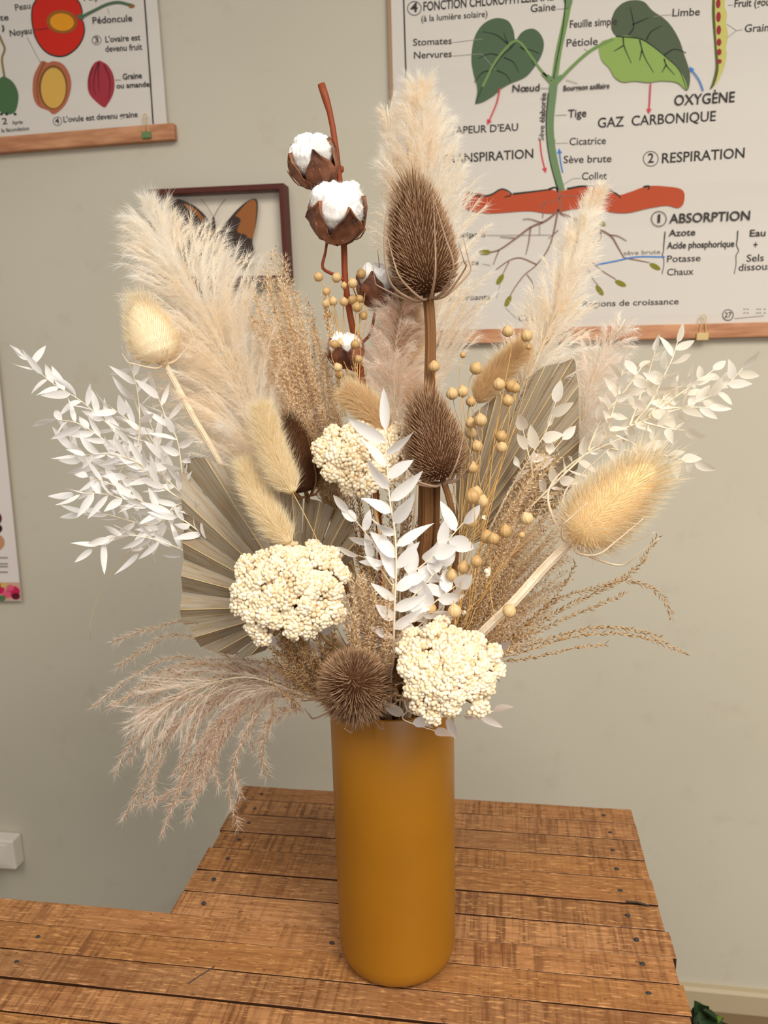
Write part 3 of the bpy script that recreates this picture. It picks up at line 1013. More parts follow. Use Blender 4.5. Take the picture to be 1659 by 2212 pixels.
def palm(label, hub, outline, npl, mouth, seed, amp=7, gap=.10):
    """outline: (x, y, dy) along the cut edge of the fan"""
    rng = np.random.default_rng(seed)
    h = W(*hub)
    O = Ws(outline)
    root = thing('palm_fan', label, 'dried palm leaf', h, 'cut palm fans in the bouquet')
    # spread pleats evenly in angle as seen from the hub
    px = A([o[:2] for o in outline], float) if False else np.array([o[:2] for o in outline], float)
    ang = np.unwrap(np.arctan2(-(px[:, 1] - hub[1]), px[:, 0] - hub[0]))
    if ang[-1] < ang[0]:
        sgn = -1
    else:
        sgn = 1
    aa = np.linspace(ang[0], ang[-1], npl + 1)
    aa[1:-1] += rng.normal(0, .012, npl - 1)

    def edge(a):
        return A([np.interp(a * sgn, ang * sgn, O[:, k]) for k in range(3)])
    nv = nrm(CAM - h)
    m, mr = MB(), MB()
    ns = 10
    for i in range(npl):
        a0, a1 = aa[i], aa[i + 1]
        sub = np.linspace(0, 1, 5)
        jag = rng.uniform(-.010, .0)
        V, UV = [], []
        off = rng.normal(0, .0015)
        for si in range(ns):
            s = si / (ns - 1)
            sr = (.04 + .96 * s) * (1 + jag * s)
            g_ = gap * max(0, s - .45) * .5
            for k in sub:
                kk = g_ + k * (1 - 2 * g_)
                p = h + (edge(a0 + (a1 - a0) * kk) - h) * sr
                z = (1 - abs(2 * k - 1)) * 2 - 1
                p = p + nv * (z * amp * PX * s + off * s)
                V.append(p)
                UV.append((s, i * 1.37 + k))
        q = []
        for si in range(ns - 1):
            for k in range(4):
                a = si * 5 + k
                q.append([a, a + 1, a + 6, a + 5])
        m.add(V, q, smooth=False, uv=UV)
        V = A(V).reshape(ns, 5, 3) if False else np.array(V).reshape(ns, 5, 3)
        mr.tube(V[:, 2] + nv * .0003, np.linspace(.0007, .0004, ns), 4)
    m.build('blade', M_palm, root)
    mr.build('ribs', M_palmrib, root)
    stem_mesh([h + (h - O[len(O) // 2]) * -.03, h], .002, .0022, mouth, 8)[0].build('stem', M_palmrib, root)
    return root


palm('left cut palm fan with straight trimmed edge behind the front yarrow', (645, 1310, -.015),
     [(575, 1405, -.03), (525, 1422, -.035), (430, 1400, -.04), (412, 1362, -.04), (391, 1345, -.03), (391, 1290, -.025), (393, 1200, -.02), (394, 1130, -.01), (391, 1060, -.005), (391, 978, .0), (450, 990, .0), (515, 1012, .0), (560, 1035, .0), (630, 1062, .0), (700, 1085, .0), (755, 1105, .0), (768, 1150, .0), (762, 1210, .0)], 13, (-.4, -.1), 61, amp=14, gap=.12)
palm('right cut palm fan standing behind the flax pods', (985, 1190, .03),
     [(985, 960, .04), (1020, 895, .045), (1075, 850, .05), (1170, 795, .055), (1245, 770, .06), (1252, 850, .06), (1252, 930, .055), (1250, 1010, .05), (1230, 1060, .05), (1200, 1100, .05)], 12, (.35, .2), 62, gap=.08, amp=6)

# ================================================================== RUSCUS


def ruscus(label, stems, mouth, seed, L=46, Wd=14, step=22, a=.75, mat=M_leaf, face=.5, t0=.12, t1=1.0, sr=.0008, flat=.35, bend=.12, stemmat=None, group='bleached leaf branches in the bouquet', s_mouth=0, name='bleached_ruscus', hang=0):
    rng = np.random.default_rng(seed)
    root = thing(name, label, 'leaf branch', W(*stems[0][-1]), group)
    mf, ms = MB(), MB()
    for si, st in enumerate(stems):
        pts = list(Ws(st))
        P = spline(pts[::-1], 50)
        ms.tube(P, np.linspace(sr, sr * .4, 50), 5)
        ln = np.linalg.norm(np.diff(P, axis=0), axis=1).sum()
        n = max(3, int(ln * (t1 - t0) / (step * PX)))
        t = np.linspace(t0, t1, n) * 49
        p = np.stack([np.interp(t, np.arange(50), P[:, k]) for k in range(3)], 1)
        T = tangents(P)[np.clip(t.round().astype(int), 0, 49)]
        nv = nrm(CAM - p)
        sd = nrm(np.cross(T, nv))
        sg = np.where(np.arange(n) % 2 == 0, 1, -1)
        an = rng.normal(a, .3, n)
        an[-1] = .05
        dp = rng.normal(0, flat, n)
        d = nrm(T * np.cos(an)[:, None] + sd * (sg * np.sin(an))[:, None] + nv * dp[:, None] + A([0, 0, -hang]))
        nn = nrm(nv + rng.normal(0, face, (n, 3)))
        mf.leaves(p, d, nn, L * PX * rng.uniform(.75, 1.2, n), Wd * PX * rng.uniform(.75, 1.25, n), rng.normal(0, bend, n), twist=rng.normal(0, .75, n))
    P = spline([W(*stems[0][-1])] + into(*mouth), 24)
    ms.tube(P, sr * 1.2, 6)
    mf.build('leaves', mat, root)
    ms.build('stem', stemmat or M_leafstem, root)
    return root


R1 = ruscus('white bleached leaf branch upright in the centre before the yarrow', [[(833, 930, -.075), (836, 1000, -.075), (842, 1080, -.075), (853, 1150, -.075), (856, 1230, -.075), (852, 1320, -.07), (850, 1420, -.06)]], (.0, -.45), 71, L=72, Wd=21, step=20, a=.85, face=.25, flat=.25, t0=.05, sr=.0012, bend=.1)
ruscus('white leaf sprig at right of the centre stem beside the flax', [[(1000, 1130, -.06), (960, 1175, -.065), (920, 1215, -.065), (880, 1245, -.065), (852, 1275, -.065)], [(985, 1265, -.06), (940, 1300, -.065), (900, 1340, -.065), (850, 1350, -.065)], [(968, 1300, -.055), (925, 1335, -.06), (880, 1372, -.06), (845, 1390, -.06)], [(950, 1220, -.06), (920, 1260, -.065), (870, 1310, -.065)]], (.05, -.45), 72, L=60, Wd=27, step=17, a=.85, face=.45, sr=.0009)
ruscus('small white leaf sprig left of the centre stem', [[(752, 1105, -.06), (785, 1145, -.065), (820, 1195, -.07), (850, 1260, -.065)], [(775, 1200, -.06), (810, 1215, -.065), (848, 1265, -.065)]], (-.05, -.45), 73, L=50, Wd=19, step=20, a=.8, face=.45)
ruscus('white slender leaf branch spreading far left over the wall',
       [[(48, 768, .0), (110, 825, .0), (180, 870, .0), (270, 950, .005), (360, 1035, .01), (470, 1140, .01), (600, 1260, .01)],
        [(120, 905, -.01), (180, 920, -.01), (270, 985, -.005), (350, 1050, .0), (400, 1085, .01)],
        [(160, 1068, -.02), (215, 1066, -.02), (290, 1085, -.015), (390, 1120, -.01), (480, 1190, .0)],
        [(200, 1185, -.02), (255, 1158, -.02), (320, 1162, -.015), (400, 1190, -.01), (480, 1230, .0)],
        [(278, 780, .0), (296, 840, .0), (302, 910, .0), (298, 965, .005)],
        [(337, 845, .0), (362, 910, .0), (385, 960, .0), (400, 1085, .01)],
        [(325, 915, .01), (345, 970, .01), (355, 1040, .01)],
        [(170, 985, -.01), (230, 980, -.01), (300, 1000, -.005), (350, 1050, .0)],
        [(205, 1050, .01), (260, 1010, .01), (330, 1010, .01)],
        [(150, 940, .01), (165, 985, .01), (230, 1020, .01), (330, 1040, .01)],
        [(175, 1110, .0), (225, 1110, .0), (300, 1130, .0), (400, 1150, .01)], [(190, 1030, -.015), (250, 1050, -.01), (320, 1090, .0), (390, 1120, .0)], [(300, 1195, .0), (340, 1150, .0), (370, 1100, .0), (400, 1085, .01)], [(240, 880, .01), (280, 910, .01), (330, 960, .01), (390, 1040, .01)]], (-.5, .05), 74, L=60, Wd=15, step=14.5, a=.6, face=.8, flat=.4, hang=.1, bend=.22)
ruscus('cream translucent leaf branch spreading right below the chart',
       [[(1605, 795, .03), (1560, 840, .03), (1490, 875, .03), (1400, 905, .03), (1320, 940, .03), (1250, 995, .03), (1120, 1120, .03)],
        [(1463, 740, .03), (1452, 775, .03), (1430, 820, .03), (1405, 870, .03), (1370, 915, .03)],
        [(1385, 795, .03), (1345, 850, .03), (1310, 890, .03), (1285, 935, .03), (1270, 975, .03)],
        [(1530, 880, .03), (1470, 880, .03), (1420, 885, .03)],
        [(1500, 1000, .04), (1440, 985, .04), (1360, 975, .04), (1290, 965, .03)],
        [(1490, 830, .03), (1450, 845, .03), (1400, 900, .03)],
        [(1415, 760, .04), (1400, 810, .04), (1385, 850, .035), (1360, 920, .03)], [(1345, 800, .02), (1335, 850, .02), (1320, 900, .025), (1310, 945, .03)], [(1540, 800, .04), (1500, 830, .035), (1440, 870, .03), (1400, 905, .03)], [(1480, 930, .02), (1440, 925, .02), (1390, 912, .025)],
        [(1400, 985, .02), (1370, 960, .02), (1330, 940, .03)]], (.5, .2), 75, L=44, Wd=18, step=13, a=.8, mat=M_leafcream, face=.7, flat=.5, sr=.0011, hang=.12)
ruscus('cream leaf sprig before the right palm fan', [[(1200, 870, .02), (1180, 930, .02), (1150, 980, .02), (1100, 1060, .02)], [(1215, 950, .02), (1185, 985, .02), (1150, 1020, .02)], [(1130, 930, .02), (1140, 975, .02), (1150, 1020, .02)]], (.4, .1), 76, L=48, Wd=20, step=22, a=.6, mat=M_leafcream, face=.6)
ruscus('grey white leaf sprig lying across the right rim of the vase', [[(1066, 1536, -.07), (1020, 1545, -.075), (960, 1548, -.075), (905, 1545, -.07), (880, 1535, -.06)], [(938, 1578, -.088), (900, 1566, -.085), (870, 1552, -.078), (880, 1535, -.06)], [(950, 1520, -.06), (910, 1530, -.06), (880, 1535, -.06)]], (.25, -.55), 77, L=48, Wd=17, step=24, a=.5, mat=M_leafgrey, face=.5, t0=.2)
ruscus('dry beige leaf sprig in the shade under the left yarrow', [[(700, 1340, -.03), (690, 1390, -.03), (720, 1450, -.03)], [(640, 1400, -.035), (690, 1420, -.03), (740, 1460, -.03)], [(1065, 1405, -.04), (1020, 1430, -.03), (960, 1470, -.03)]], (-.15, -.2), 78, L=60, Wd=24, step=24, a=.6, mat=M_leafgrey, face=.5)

# ================================================================== YARROW


def ico():
    t = (1 + 5 ** .5) / 2
    v = [(-1, t, 0), (1, t, 0), (-1, -t, 0), (1, -t, 0), (0, -1, t), (0, 1, t), (0, -1, -t), (0, 1, -t), (t, 0, -1), (t, 0, 1), (-t, 0, -1), (-t, 0, 1)]
    f = [(0, 11, 5), (0, 5, 1), (0, 1, 7), (0, 7, 10), (0, 10, 11), (1, 5, 9), (5, 11, 4), (11, 10, 2), (10, 7, 6), (7, 1, 8), (3, 9, 4), (3, 4, 2), (3, 2, 6), (3, 6, 8), (3, 8, 9), (4, 9, 5), (2, 4, 11), (6, 2, 10), (8, 6, 7), (9, 8, 1)]
    v = [tuple(nrm(x)) for x in v]
    nf, cache = [], {}

    def mid(a, b):
        k = (min(a, b), max(a, b))
        if k not in cache:
            v.append(tuple(nrm(A(v[a]) + A(v[b]))))
            cache[k] = len(v) - 1
        return cache[k]
    for a, b, c in f:
        x, y, z = mid(a, b), mid(b, c), mid(c, a)
        nf += [(a, x, z), (b, y, x), (c, z, y), (x, y, z)]
    return A(v), A(nf)


ICO = ico()


def yarrow(label, c, rx, ry, nvec, mouth, seed, ncl=46, extra=(), gr=4.7, stem=()):
    rng = np.random.default_rng(seed)
    c0 = W(*c)
    tocam = nrm(CAM - c0)
    e1 = nrm(np.cross(A([0, 0, 1.]), tocam)) * -1
    e1 = RT
    n = nrm(tocam + A(nvec))
    e1 = nrm(e1 - n * (e1 @ n))
    e2 = np.cross(n, e1)
    root = thing('yarrow_head', label, 'dried flower', c0, 'bleached yarrow heads in the bouquet')
    k = np.arange(ncl)
    r = np.sqrt((k + .5) / ncl)
    ph = k * 2.399963
    wob = 1 + .10 * np.sin(ph * 3 + seed) + .07 * np.sin(ph * 5 + 2 * seed)
    x, y = r * np.cos(ph) * wob, r * np.sin(ph) * wob
    x += rng.normal(0, .03, ncl)
    y += rng.normal(0, .03, ncl)
    x = np.r_[x, [q[0] for q in extra]]
    y = np.r_[y, [q[1] for q in extra]]
    rr = np.clip(x * x + y * y, 0, 1.5)
    hgt = .42 * (np.sqrt(np.clip(1.45 - rr, 0.02, 2)) - .6) + rng.normal(0, .05, len(x))
    cc = c0 + (x * rx * .9 * PX)[:, None] * e1 + (y * ry * .9 * PX)[:, None] * e2 + (hgt * rx * PX)[:, None] * n
    cn = nrm(n + e1 * (x * .75)[:, None] + e2 * (y * .75)[:, None])
    mb = MB()
    cr = 18.2 * PX * (rx / 110) ** .3
    allp, alln = [], []
    for q in range(len(cc)):
        m = 26
        j = np.arange(m)
        a = np.sqrt((j + .5) / m)
        p2 = j * 2.399963 + q
        f1 = nrm(np.cross(cn[q], [.2, .5, .8]))
        f2 = np.cross(cn[q], f1)
        lr = cr * rng.uniform(.85, 1.15)
        P = cc[q] + (a * np.cos(p2) * lr)[:, None] * f1 + (a * np.sin(p2) * lr)[:, None] * f2 + ((np.sqrt(np.clip(1.15 - a * a, 0, 2)) - .5) * lr * .85)[:, None] * cn[q]
        allp.append(P + rng.normal(0, 1.0 * PX, (m, 3)))
        alln.append(nrm(cn[q] + f1 * (a * np.cos(p2) * .6)[:, None] + f2 * (a * np.sin(p2) * .6)[:, None]))
    P, D = np.vstack(allp), np.vstack(alln)
    v, f = ICO
    s = gr * PX * rng.uniform(.75, 1.25, len(P))
    a1 = nrm(np.cross(D, [.3, .2, .9]))
    a2 = np.cross(D, a1)
    V = P[:, None, :] + s[:, None, None] * (v[None, :, 0:1] * a1[:, None, :] + v[None, :, 1:2] * a2[:, None, :] + 1.35 * v[None, :, 2:3] * D[:, None, :])
    fi = (np.arange(len(P)) * len(v))[:, None, None] + f[None]
    mb.add(V.reshape(-1, 3), fi.reshape(-1, 3))
    mb.build('florets', M_yarrow, root)
    mb = MB()
    j = c0 - n * rx * PX * .75 - A([0, 0, .25 * rx * PX])
    for q in range(len(cc)):
        P_ = spline([cc[q] - cn[q] * 4 * PX, cc[q] * .55 + j * .45 - n * 3 * PX, j], 7)
        mb.tube(P_, np.linspace(.0006, .0009, 7), 5)
        mb.blob(cc[q] - cn[q] * 5 * PX, cr * .72, 8, 6, axis=cn[q])
    P_ = spline([j] + [W(*q) for q in stem] + into(*mouth), 30)
    mb.tube(P_, .0016, 7)
    mb.build('stem', M_yarrowin, root)
    return root


yarrow('largest creamy yarrow head before the left palm fan', (634, 1268, -.075), 116, 98, (0, 0, .25), (-.3, -.35), 81, 46, extra=[(-.98, -.42), (-.78, -.62), (-.70, -.88), (-.55, -1.05), (-.9, -.2)], stem=[(720, 1400, -.04)])
yarrow('cream yarrow head at the back behind the centre white leaves', (785, 985, -.02), 104, 76, (0, -.1, .35), (-.05, .0), 82, 40, extra=[(-.3, -.95), (.15, -.9), (.7, .55), (.8, .8)], stem=[(820, 1150, -.02), (840, 1350, -.02)])
yarrow('lower right cream yarrow head resting over the vase rim', (967, 1440, -.09), 104, 86, (.05, 0, .28), (.4, -.4), 83, 44, extra=[(-.3, -1.15), (-.1, 1.08), (.6, -.95)], stem=[(930, 1510, -.05)])

# ================================================================== FLAX


def pod_mesh():
    def fn(D):
        a = np.arctan2(D[:, 1], D[:, 0])
        z = D[:, 2]
        return (1 + .045 * np.cos(10 * a) * (1 - z * z)) * (1 + .22 * np.clip((z - .9) / .1, 0, 1) ** 1.6)
    m = MB().blob(A([0., 0, 0]), (1, 1, .98), 40, 16, fn=fn)
    o = MB.build(m, 'seed_pod', M_pod)
    me = o.data
    bpy.data.objects.remove(o)
    return me


POD = pod_mesh()


def flax(label, base, mid, pods, mouth, seed, r=11.5, dy=0.0, petals=()):
    rng = np.random.default_rng(seed)
    b = W(*base)
    root = thing('flax_sprig', label, 'dried flax', b, 'flax sprigs with round seed pods')
    ms = MB()
    mw = W(*mid)
    ms.tube(spline([mw, (mw + b) / 2 + rng.normal(0, .0015, 3), b] + into(*mouth), 40), np.linspace(.00035, .0006, 40), 5)
    for p in pods:
        x, y = p[0], p[1]
        rad = (p[2] if len(p) > 2 else r * rng.uniform(.9, 1.1)) * PX
        d = dy + rng.normal(0, .006)
        c = W(x, y, d)
        up = nrm(A([rng.normal(0, .35), rng.normal(0, .25) - .1, 1.0]))
        o = bpy.data.objects.new('seed_pod', POD)
        COL.objects.link(o)
        o.parent = root
        o.location = Vector(c - b)
        o.scale = (rad, rad, rad)
        o.rotation_euler = Vector(up).to_track_quat('Z', 'Y').to_euler()
        jn = mw + (b - mw) * rng.uniform(-.02, .5)
        bot = c - up * rad * .95
        P = spline([bot, bot - up * .010, (bot - up * .01) * .5 + jn * .5 + rng.normal(0, .002, 3), jn], 16)
        ms.tube(P, np.linspace(.00032, .0004, 16), 5)
        # little calyx
        th = np.arange(5) * 2 * PI / 5
        e1 = nrm(np.cross(up, [.3, .8, .1]))
        e2 = np.cross(up, e1)
        dd = nrm(e1 * np.cos(th)[:, None] + e2 * np.sin(th)[:, None] + up * .5)
        ms.leaves(np.repeat((bot)[None], 5, 0), dd, np.repeat(up[None], 5, 0), rad * .9, rad * .5, .4, seg=4)
    for (x, y) in petals:
        c = W(x, y, dy - .01)
        m = MB()
        k = 4
        m.leaves(np.repeat(c[None], k, 0), nrm(rng.normal(size=(k, 3))), nrm(rng.normal(size=(k, 3))), .0052, .0036, .3, seg=5)
        m.build('petal', M_petal, root)
        ms.tube(spline([c, c * .5 + mw * .5 + A([0, 0, -.004]), mw + (b - mw) * .4], 10), .00026, 4)
    ms.build('stem', M_flaxstem, root)
    return root


flax('flax sprig with two pods just right of the large teasel stalk', (985, 1350, -.03), (1005, 960, .0), [(938, 792), (1028, 796), (1000, 767, 6), (977, 851), (999, 846)], (.35, -.1), 91, dy=-.005)
flax('flax sprig with pods crowded before the right palm fan top', (1000, 1360, -.03), (1060, 980, .0), [(1078, 831, 12), (1103, 834, 12), (1113, 838, 10), (1097, 866), (1017, 868, 10)], (.4, -.15), 92, dy=.0)
flax('tallest flax sprig with two pods under the chart rail', (1005, 1365, -.02), (1075, 900, .02), [(1097, 716), (1138, 726, 12), (1142, 750, 5)], (.45, .0), 93, dy=.02)
flax('flax sprig with pods in a column beside the middle teasel', (985, 1345, -.04), (1012, 1060, -.03), [(1017, 914), (1038, 908), (1018, 936), (1030, 964), (1020, 1010, 11.5)], (.3, -.2), 94, dy=-.03)
flax('flax sprig with two pods close together on the right palm', (1000, 1360, -.03), (1060, 1080, -.01), [(1082, 943), (1083, 966)], (.4, -.2), 95, dy=-.01)
flax('flax sprig with three large pods clustered right of centre leaves', (985, 1350, -.05), (1005, 1180, -.05), [(1020, 1073, 14), (1028, 1064, 12), (1041, 1083, 12), (1017, 1127, 12.5)], (.3, -.3), 96, dy=-.05, petals=[(1046, 1119)])
flax('flax sprig with pods before the tan grass at right', (1000, 1370, -.05), (1060, 1250, -.05), [(1138, 1120, 12), (1093, 1148, 13), (1052, 1160, 13), (1066, 1164, 11), (1127, 1156, 6), (1100, 1320, 13)], (.4, -.3), 97, dy=-.055, petals=[(1058, 1236), (1005, 1325)])
flax('flax sprig with low pods beside the white leaf sprig', (965, 1400, -.06), (985, 1320, -.065), [(1001, 1226, 12), (1029, 1213, 11), (977, 1243, 12.5), (929, 1314, 12), (982, 1320, 13)], (.25, -.4), 98, dy=-.065, petals=[(960, 1337)])
flax('flax sprig with small pods left of the cotton branch', (800, 950, .02), (735, 760, .025), [(688, 598, 10), (727, 600, 10), (743, 617, 7), (705, 630, 8), (720, 651, 9), (706, 656, 9), (708, 679, 9)], (-.05, .2), 99, dy=.025)
flax('flax sprig with small pods right before the cotton stem', (800, 950, .02), (760, 760, .02), [(762, 612, 10), (781, 592, 10), (743, 652, 9), (762, 648, 10), (771, 664, 10), (777, 646, 8), (785, 682, 9)], (.0, .2), 100, dy=.02)
flax('short flax sprig with pods below the lowest cotton boll', (795, 950, .015), (765, 850, .015), [(736, 742, 10), (722, 744, 9), (724, 767, 9), (767, 744, 9), (730, 794, 9), (734, 809, 9), (775, 776, 8)], (.0, .15), 101, dy=.012)

# ================================================================== COTTON
root = thing('cotton_branch', 'red-brown cotton branch with open white bolls at the back', 'cotton', W(790, 900, .04))
P = spline(Ws([(694, 182, .04), (714, 250, .04), (728, 340, .04), (738, 440, .04), (743, 530, .04), (746, 610, .04), (758, 690, .04), (776, 780, .04), (790, 880, .04), (820, 1150, .03)]) .tolist() + [list(x) for x in into(-.1, .3)], 70)
m = MB().tube(P, np.interp(np.linspace(0, 1, 70), [0, .02, .03, .3, 1], [.0034, .0034, .0026, .0031, .0034]), 10)
for (i, dx) in ((6, 1), (9, 1)):
    m.blob(P[i] + RT * .003 * dx, (.0022, .0022, .003), 8, 6)
m.build('stem', M_branch, root)
m = MB()
for pts in ([(708, 512, .03), (703, 545, .03), (697, 578, .03), (718, 592, .035), (746, 606, .04)], [(712, 405, .035), (722, 412, .038), (738, 425, .04)], [(706, 372, .035), (725, 395, .04), (737, 420, .04)], [(812, 665, .045), (800, 720, .045), (778, 745, .042), (770, 765, .04)], [(745, 790, .03), (765, 800, .035), (779, 800, .04)]):
    m.tube(spline(Ws(pts), 16), np.linspace(.0012, .0017, 16), 7)
m.build('twigs', M_branch, root)


def boll(c, rpx, axis, seed, dark=1.0):
    rng = np.random.default_rng(int(seed * 10))
    c0 = W(*c)
    r = rpx * PX
    ax = nrm(A(axis))
    e1 = nrm(np.cross(ax, [.2, .9, .3]))
    e2 = np.cross(ax, e1)
    mh = MB()
    for k in range(5):
        a = 2 * PI * k / 5 + rng.normal(0, .15) + seed
        rad = e1 * math.cos(a) + e2 * math.sin(a)
        sd = np.cross(ax, rad)
        V = []
        nu, nv = 9, 7
        for i in range(nu):
            t = i / (nu - 1)
            # meridian from the bottom pole outward then up, tip flaring
            el = -PI / 2 + t * PI * .76
            R_ = r * (1.0 + .06 * t)
            if t > .8:
                R_ *= 1 + (t - .8) * .6
            cc = rad * (math.cos(el) * R_) + ax * (math.sin(el) * R_ * .95)
            w = r * .66 * math.sin(PI * min(1, t * .92 + .06)) ** .7 * (1 if t < .75 else (1 - t) / .25 * .9 + .1)
            for j in range(nv):
                s = (j / (nv - 1) - .5) * 2
                V.append(c0 + cc + sd * (s * w) - rad * (abs(s) ** 1.7 * w * .35) + (rad * (.14 * r * (abs(s) > .9)) if t > .5 else 0))
        V = np.array(V)
        q = [[i * nv + j, i * nv + j + 1, (i + 1) * nv + j + 1, (i + 1) * nv + j] for i in range(nu - 1) for j in range(nv - 1)]
        mh.add(V, q)
    # calyx points
    for k in range(4):
        a = rng.uniform(0, 6.28)
        rad = e1 * math.cos(a) + e2 * math.sin(a)
        mh.tube(spline([c0 - ax * r * .9, c0 - ax * r * .5 + rad * r * .95, c0 + rad * r * 1.25 + ax * r * rng.uniform(-.2, .5)], 8), np.linspace(.0008, .0001, 8), 4)
    o = mh.build('boll_husk', M_husk, root)
    o.modifiers.new('thick', 'SOLIDIFY').thickness = .0009
    mf = MB()
    mhair = MB()
    for k in range(5):
        a = 2 * PI * (k + .5) / 5 + seed
        rad = e1 * math.cos(a) + e2 * math.sin(a)
        pc = c0 + rad * r * .40 + ax * r * (.34 + .16 * (k % 2))
        fz = rng.uniform(0, 6, 6)
        fn = lambda D: 1 + .07 * np.sin(5 * D[:, 0] + fz[0]) * np.sin(4 * D[:, 1] + fz[1]) + .04 * np.sin(11 * D[:, 2] + fz[2]) + .03 * np.sin(14 * D[:, 0] + fz[3]) + .025 * np.sin(23 * D[:, 1] + fz[4]) * np.sin(19 * D[:, 2] + fz[5]) + .02 * np.sin(31 * D[:, 0] + 27 * D[:, 2])
        mf.blob(pc, (r * .50, r * .50, r * .66), 44, 30, fn=fn, axis=ax + rad * .35)
        nh = 2600
        D = nrm(rng.normal(size=(nh, 3)))
        p = pc + D * r * .52
        tdir = nrm(np.cross(D, rng.normal(size=(nh, 3))) + D * .35)
        mhair.hairs(p, tdir * r * rng.uniform(.12, .36, (nh, 1)), -D * r * .05 + rng.normal(0, .04, (nh, 3)) * r, .00008, rng=rng)
    f = mf.build('cotton_fluff', M_cotton, root)
    mhair.build('fibres', M_cottonhair, f)


boll((680, 354, .03), 49, RT * -.3 + UP * .75 - FW * .75, 1)
boll((728, 466, .025), 57, RT * .15 + UP * .65 - FW * .85, 2.35)
boll((814, 622, .05), 43, RT * .0 + UP * 1.0 - FW * .35, 3)
boll((748, 760, .03), 36, RT * -.1 + UP * .9 - FW * .5, 4)

# ================================================================== WALL HANGINGS
PY = WY - .010       # chart paper front face


def wp(x, y, lift=0.0, Y=None):
    return atY(x, y, (PY if Y is None else Y) - lift)


class Print:
    """flat printed shapes on a chart, one mesh per drawing"""

    def __init__(s, parent, Y=None, tr=None):
        s.p, s.Y, s.tr = parent, Y, tr or (lambda x, y: (x, y))
        s.lift = .0002

    def P(s, x, y, l):
        return wp(*s.tr(x, y), l, s.Y)

    def poly(s, mb, pts, l=.0004, smooth=0, mi=0):
        pts = [tuple(p) for p in pts]
        if smooth:
            q = spline([(x, y, 0) for x, y in pts + pts[:1]], smooth)[:-1]
            pts = [(a, b) for a, b, _ in q]
        V = [s.P(x, y, l) for x, y in pts]
        tri = geometry.tessellate_polygon([[Vector((v[0], v[2], 0)) for v in V]])
        mb.add(V, A([list(t) for t in tri]), smooth=False, mi=mi)

    def line(s, mb, pts, w, l=.0005, smooth=20, taper=0, mi=0):
        q = spline([(x, y, 0) for x, y in pts], max(2, smooth))[:, :2]
        T = nrm(np.gradient(q, axis=0))
        nn = np.stack([-T[:, 1], T[:, 0]], 1)
        ww = w * .5 * (1 - taper * np.linspace(0, 1, len(q)))
        V = []
        for p, n_, w_ in zip(q, nn, ww):
            V += [s.P(*(p + n_ * w_), l), s.P(*(p - n_ * w_), l)]
        k = len(q)
        mb.add(V, [[2 * i, 2 * i + 1, 2 * i + 3, 2 * i + 2] for i in range(k - 1)], smooth=False, mi=mi)

    def ell(s, mb, c, rx, ry, rot=0, l=.0005, n=28, mi=0):
        a = np.arange(n) * 2 * PI / n
        x, y = rx * np.cos(a), ry * np.sin(a)
        s.poly(mb, list(zip(c[0] + x * math.cos(rot) - y * math.sin(rot), c[1] + x * math.sin(rot) + y * math.cos(rot))), l, mi=mi)

    def ring(s, mb, c, r, w, l=.0005, mi=0):
        a = np.linspace(0, 2 * PI, 33)
        s.line(mb, [(c[0] + r * math.cos(t), c[1] + r * math.sin(t)) for t in a], w, l, 65, mi=mi)

    def text(s, mb, txt, p0, p1, h, bold=.012, mi=0):
        cu = bpy.data.curves.new('t', 'FONT')
        cu.body = txt
        cu.offset = bold
        cu.resolution_u = 3
        ob = bpy.data.objects.new('t', cu)
        COL.objects.link(ob)
        dg = bpy.context.evaluated_depsgraph_get()
        me = bpy.data.meshes.new_from_object(ob.evaluated_get(dg))
        bpy.data.objects.remove(ob)
        bpy.data.curves.remove(cu)
        v = np.zeros(len(me.vertices) * 3)
        me.vertices.foreach_get('co', v)
        v = v.reshape(-1, 3)
        fs = {}
        for p in me.polygons:
            fs.setdefault(len(p.vertices), []).append(list(p.vertices))
        bpy.data.meshes.remove(me)
        if not len(v):
            return
        a, b = s.P(*p0, .0005), s.P(*p1, .0005)
        ex = b - a
        w = v[:, 0].max() - v[:, 0].min()
        t0 = s.tr(*p0)
        px = np.linalg.norm(wp(t0[0], t0[1] - 10, 0, s.Y) - wp(t0[0], t0[1], 0, s.Y)) / 10
        k0 = np.linalg.norm(A(s.tr(1, 0)) - A(s.tr(0, 0)))
        ez = nrm(np.cross(ex, A([0, 1., 0]))) * -1
        if ez @ nrm(s.P(p0[0] + (p1[1] - p0[1]), p0[1] - (p1[0] - p0[0]), .0005) - a) < 0:
            ez = -ez
        V = a + ex * ((v[:, 0:1] - v[:, 0].min()) / w) + ez * (v[:, 1:2] * h * k0 * px / CAPH)
        mb.add(V, *[A(f) for f in fs.values()], smooth=False, mi=mi)


def _cap():
    cu = bpy.data.curves.new('t', 'FONT')
    cu.body = 'H'
    ob = bpy.data.objects.new('t', cu)
    COL.objects.link(ob)
    me = bpy.data.meshes.new_from_object(ob.evaluated_get(bpy.context.evaluated_depsgraph_get()))
    h = max(v.co.y for v in me.vertices) - min(v.co.y for v in me.vertices)
    bpy.data.objects.remove(ob)
    return h


CAPH = _cap()


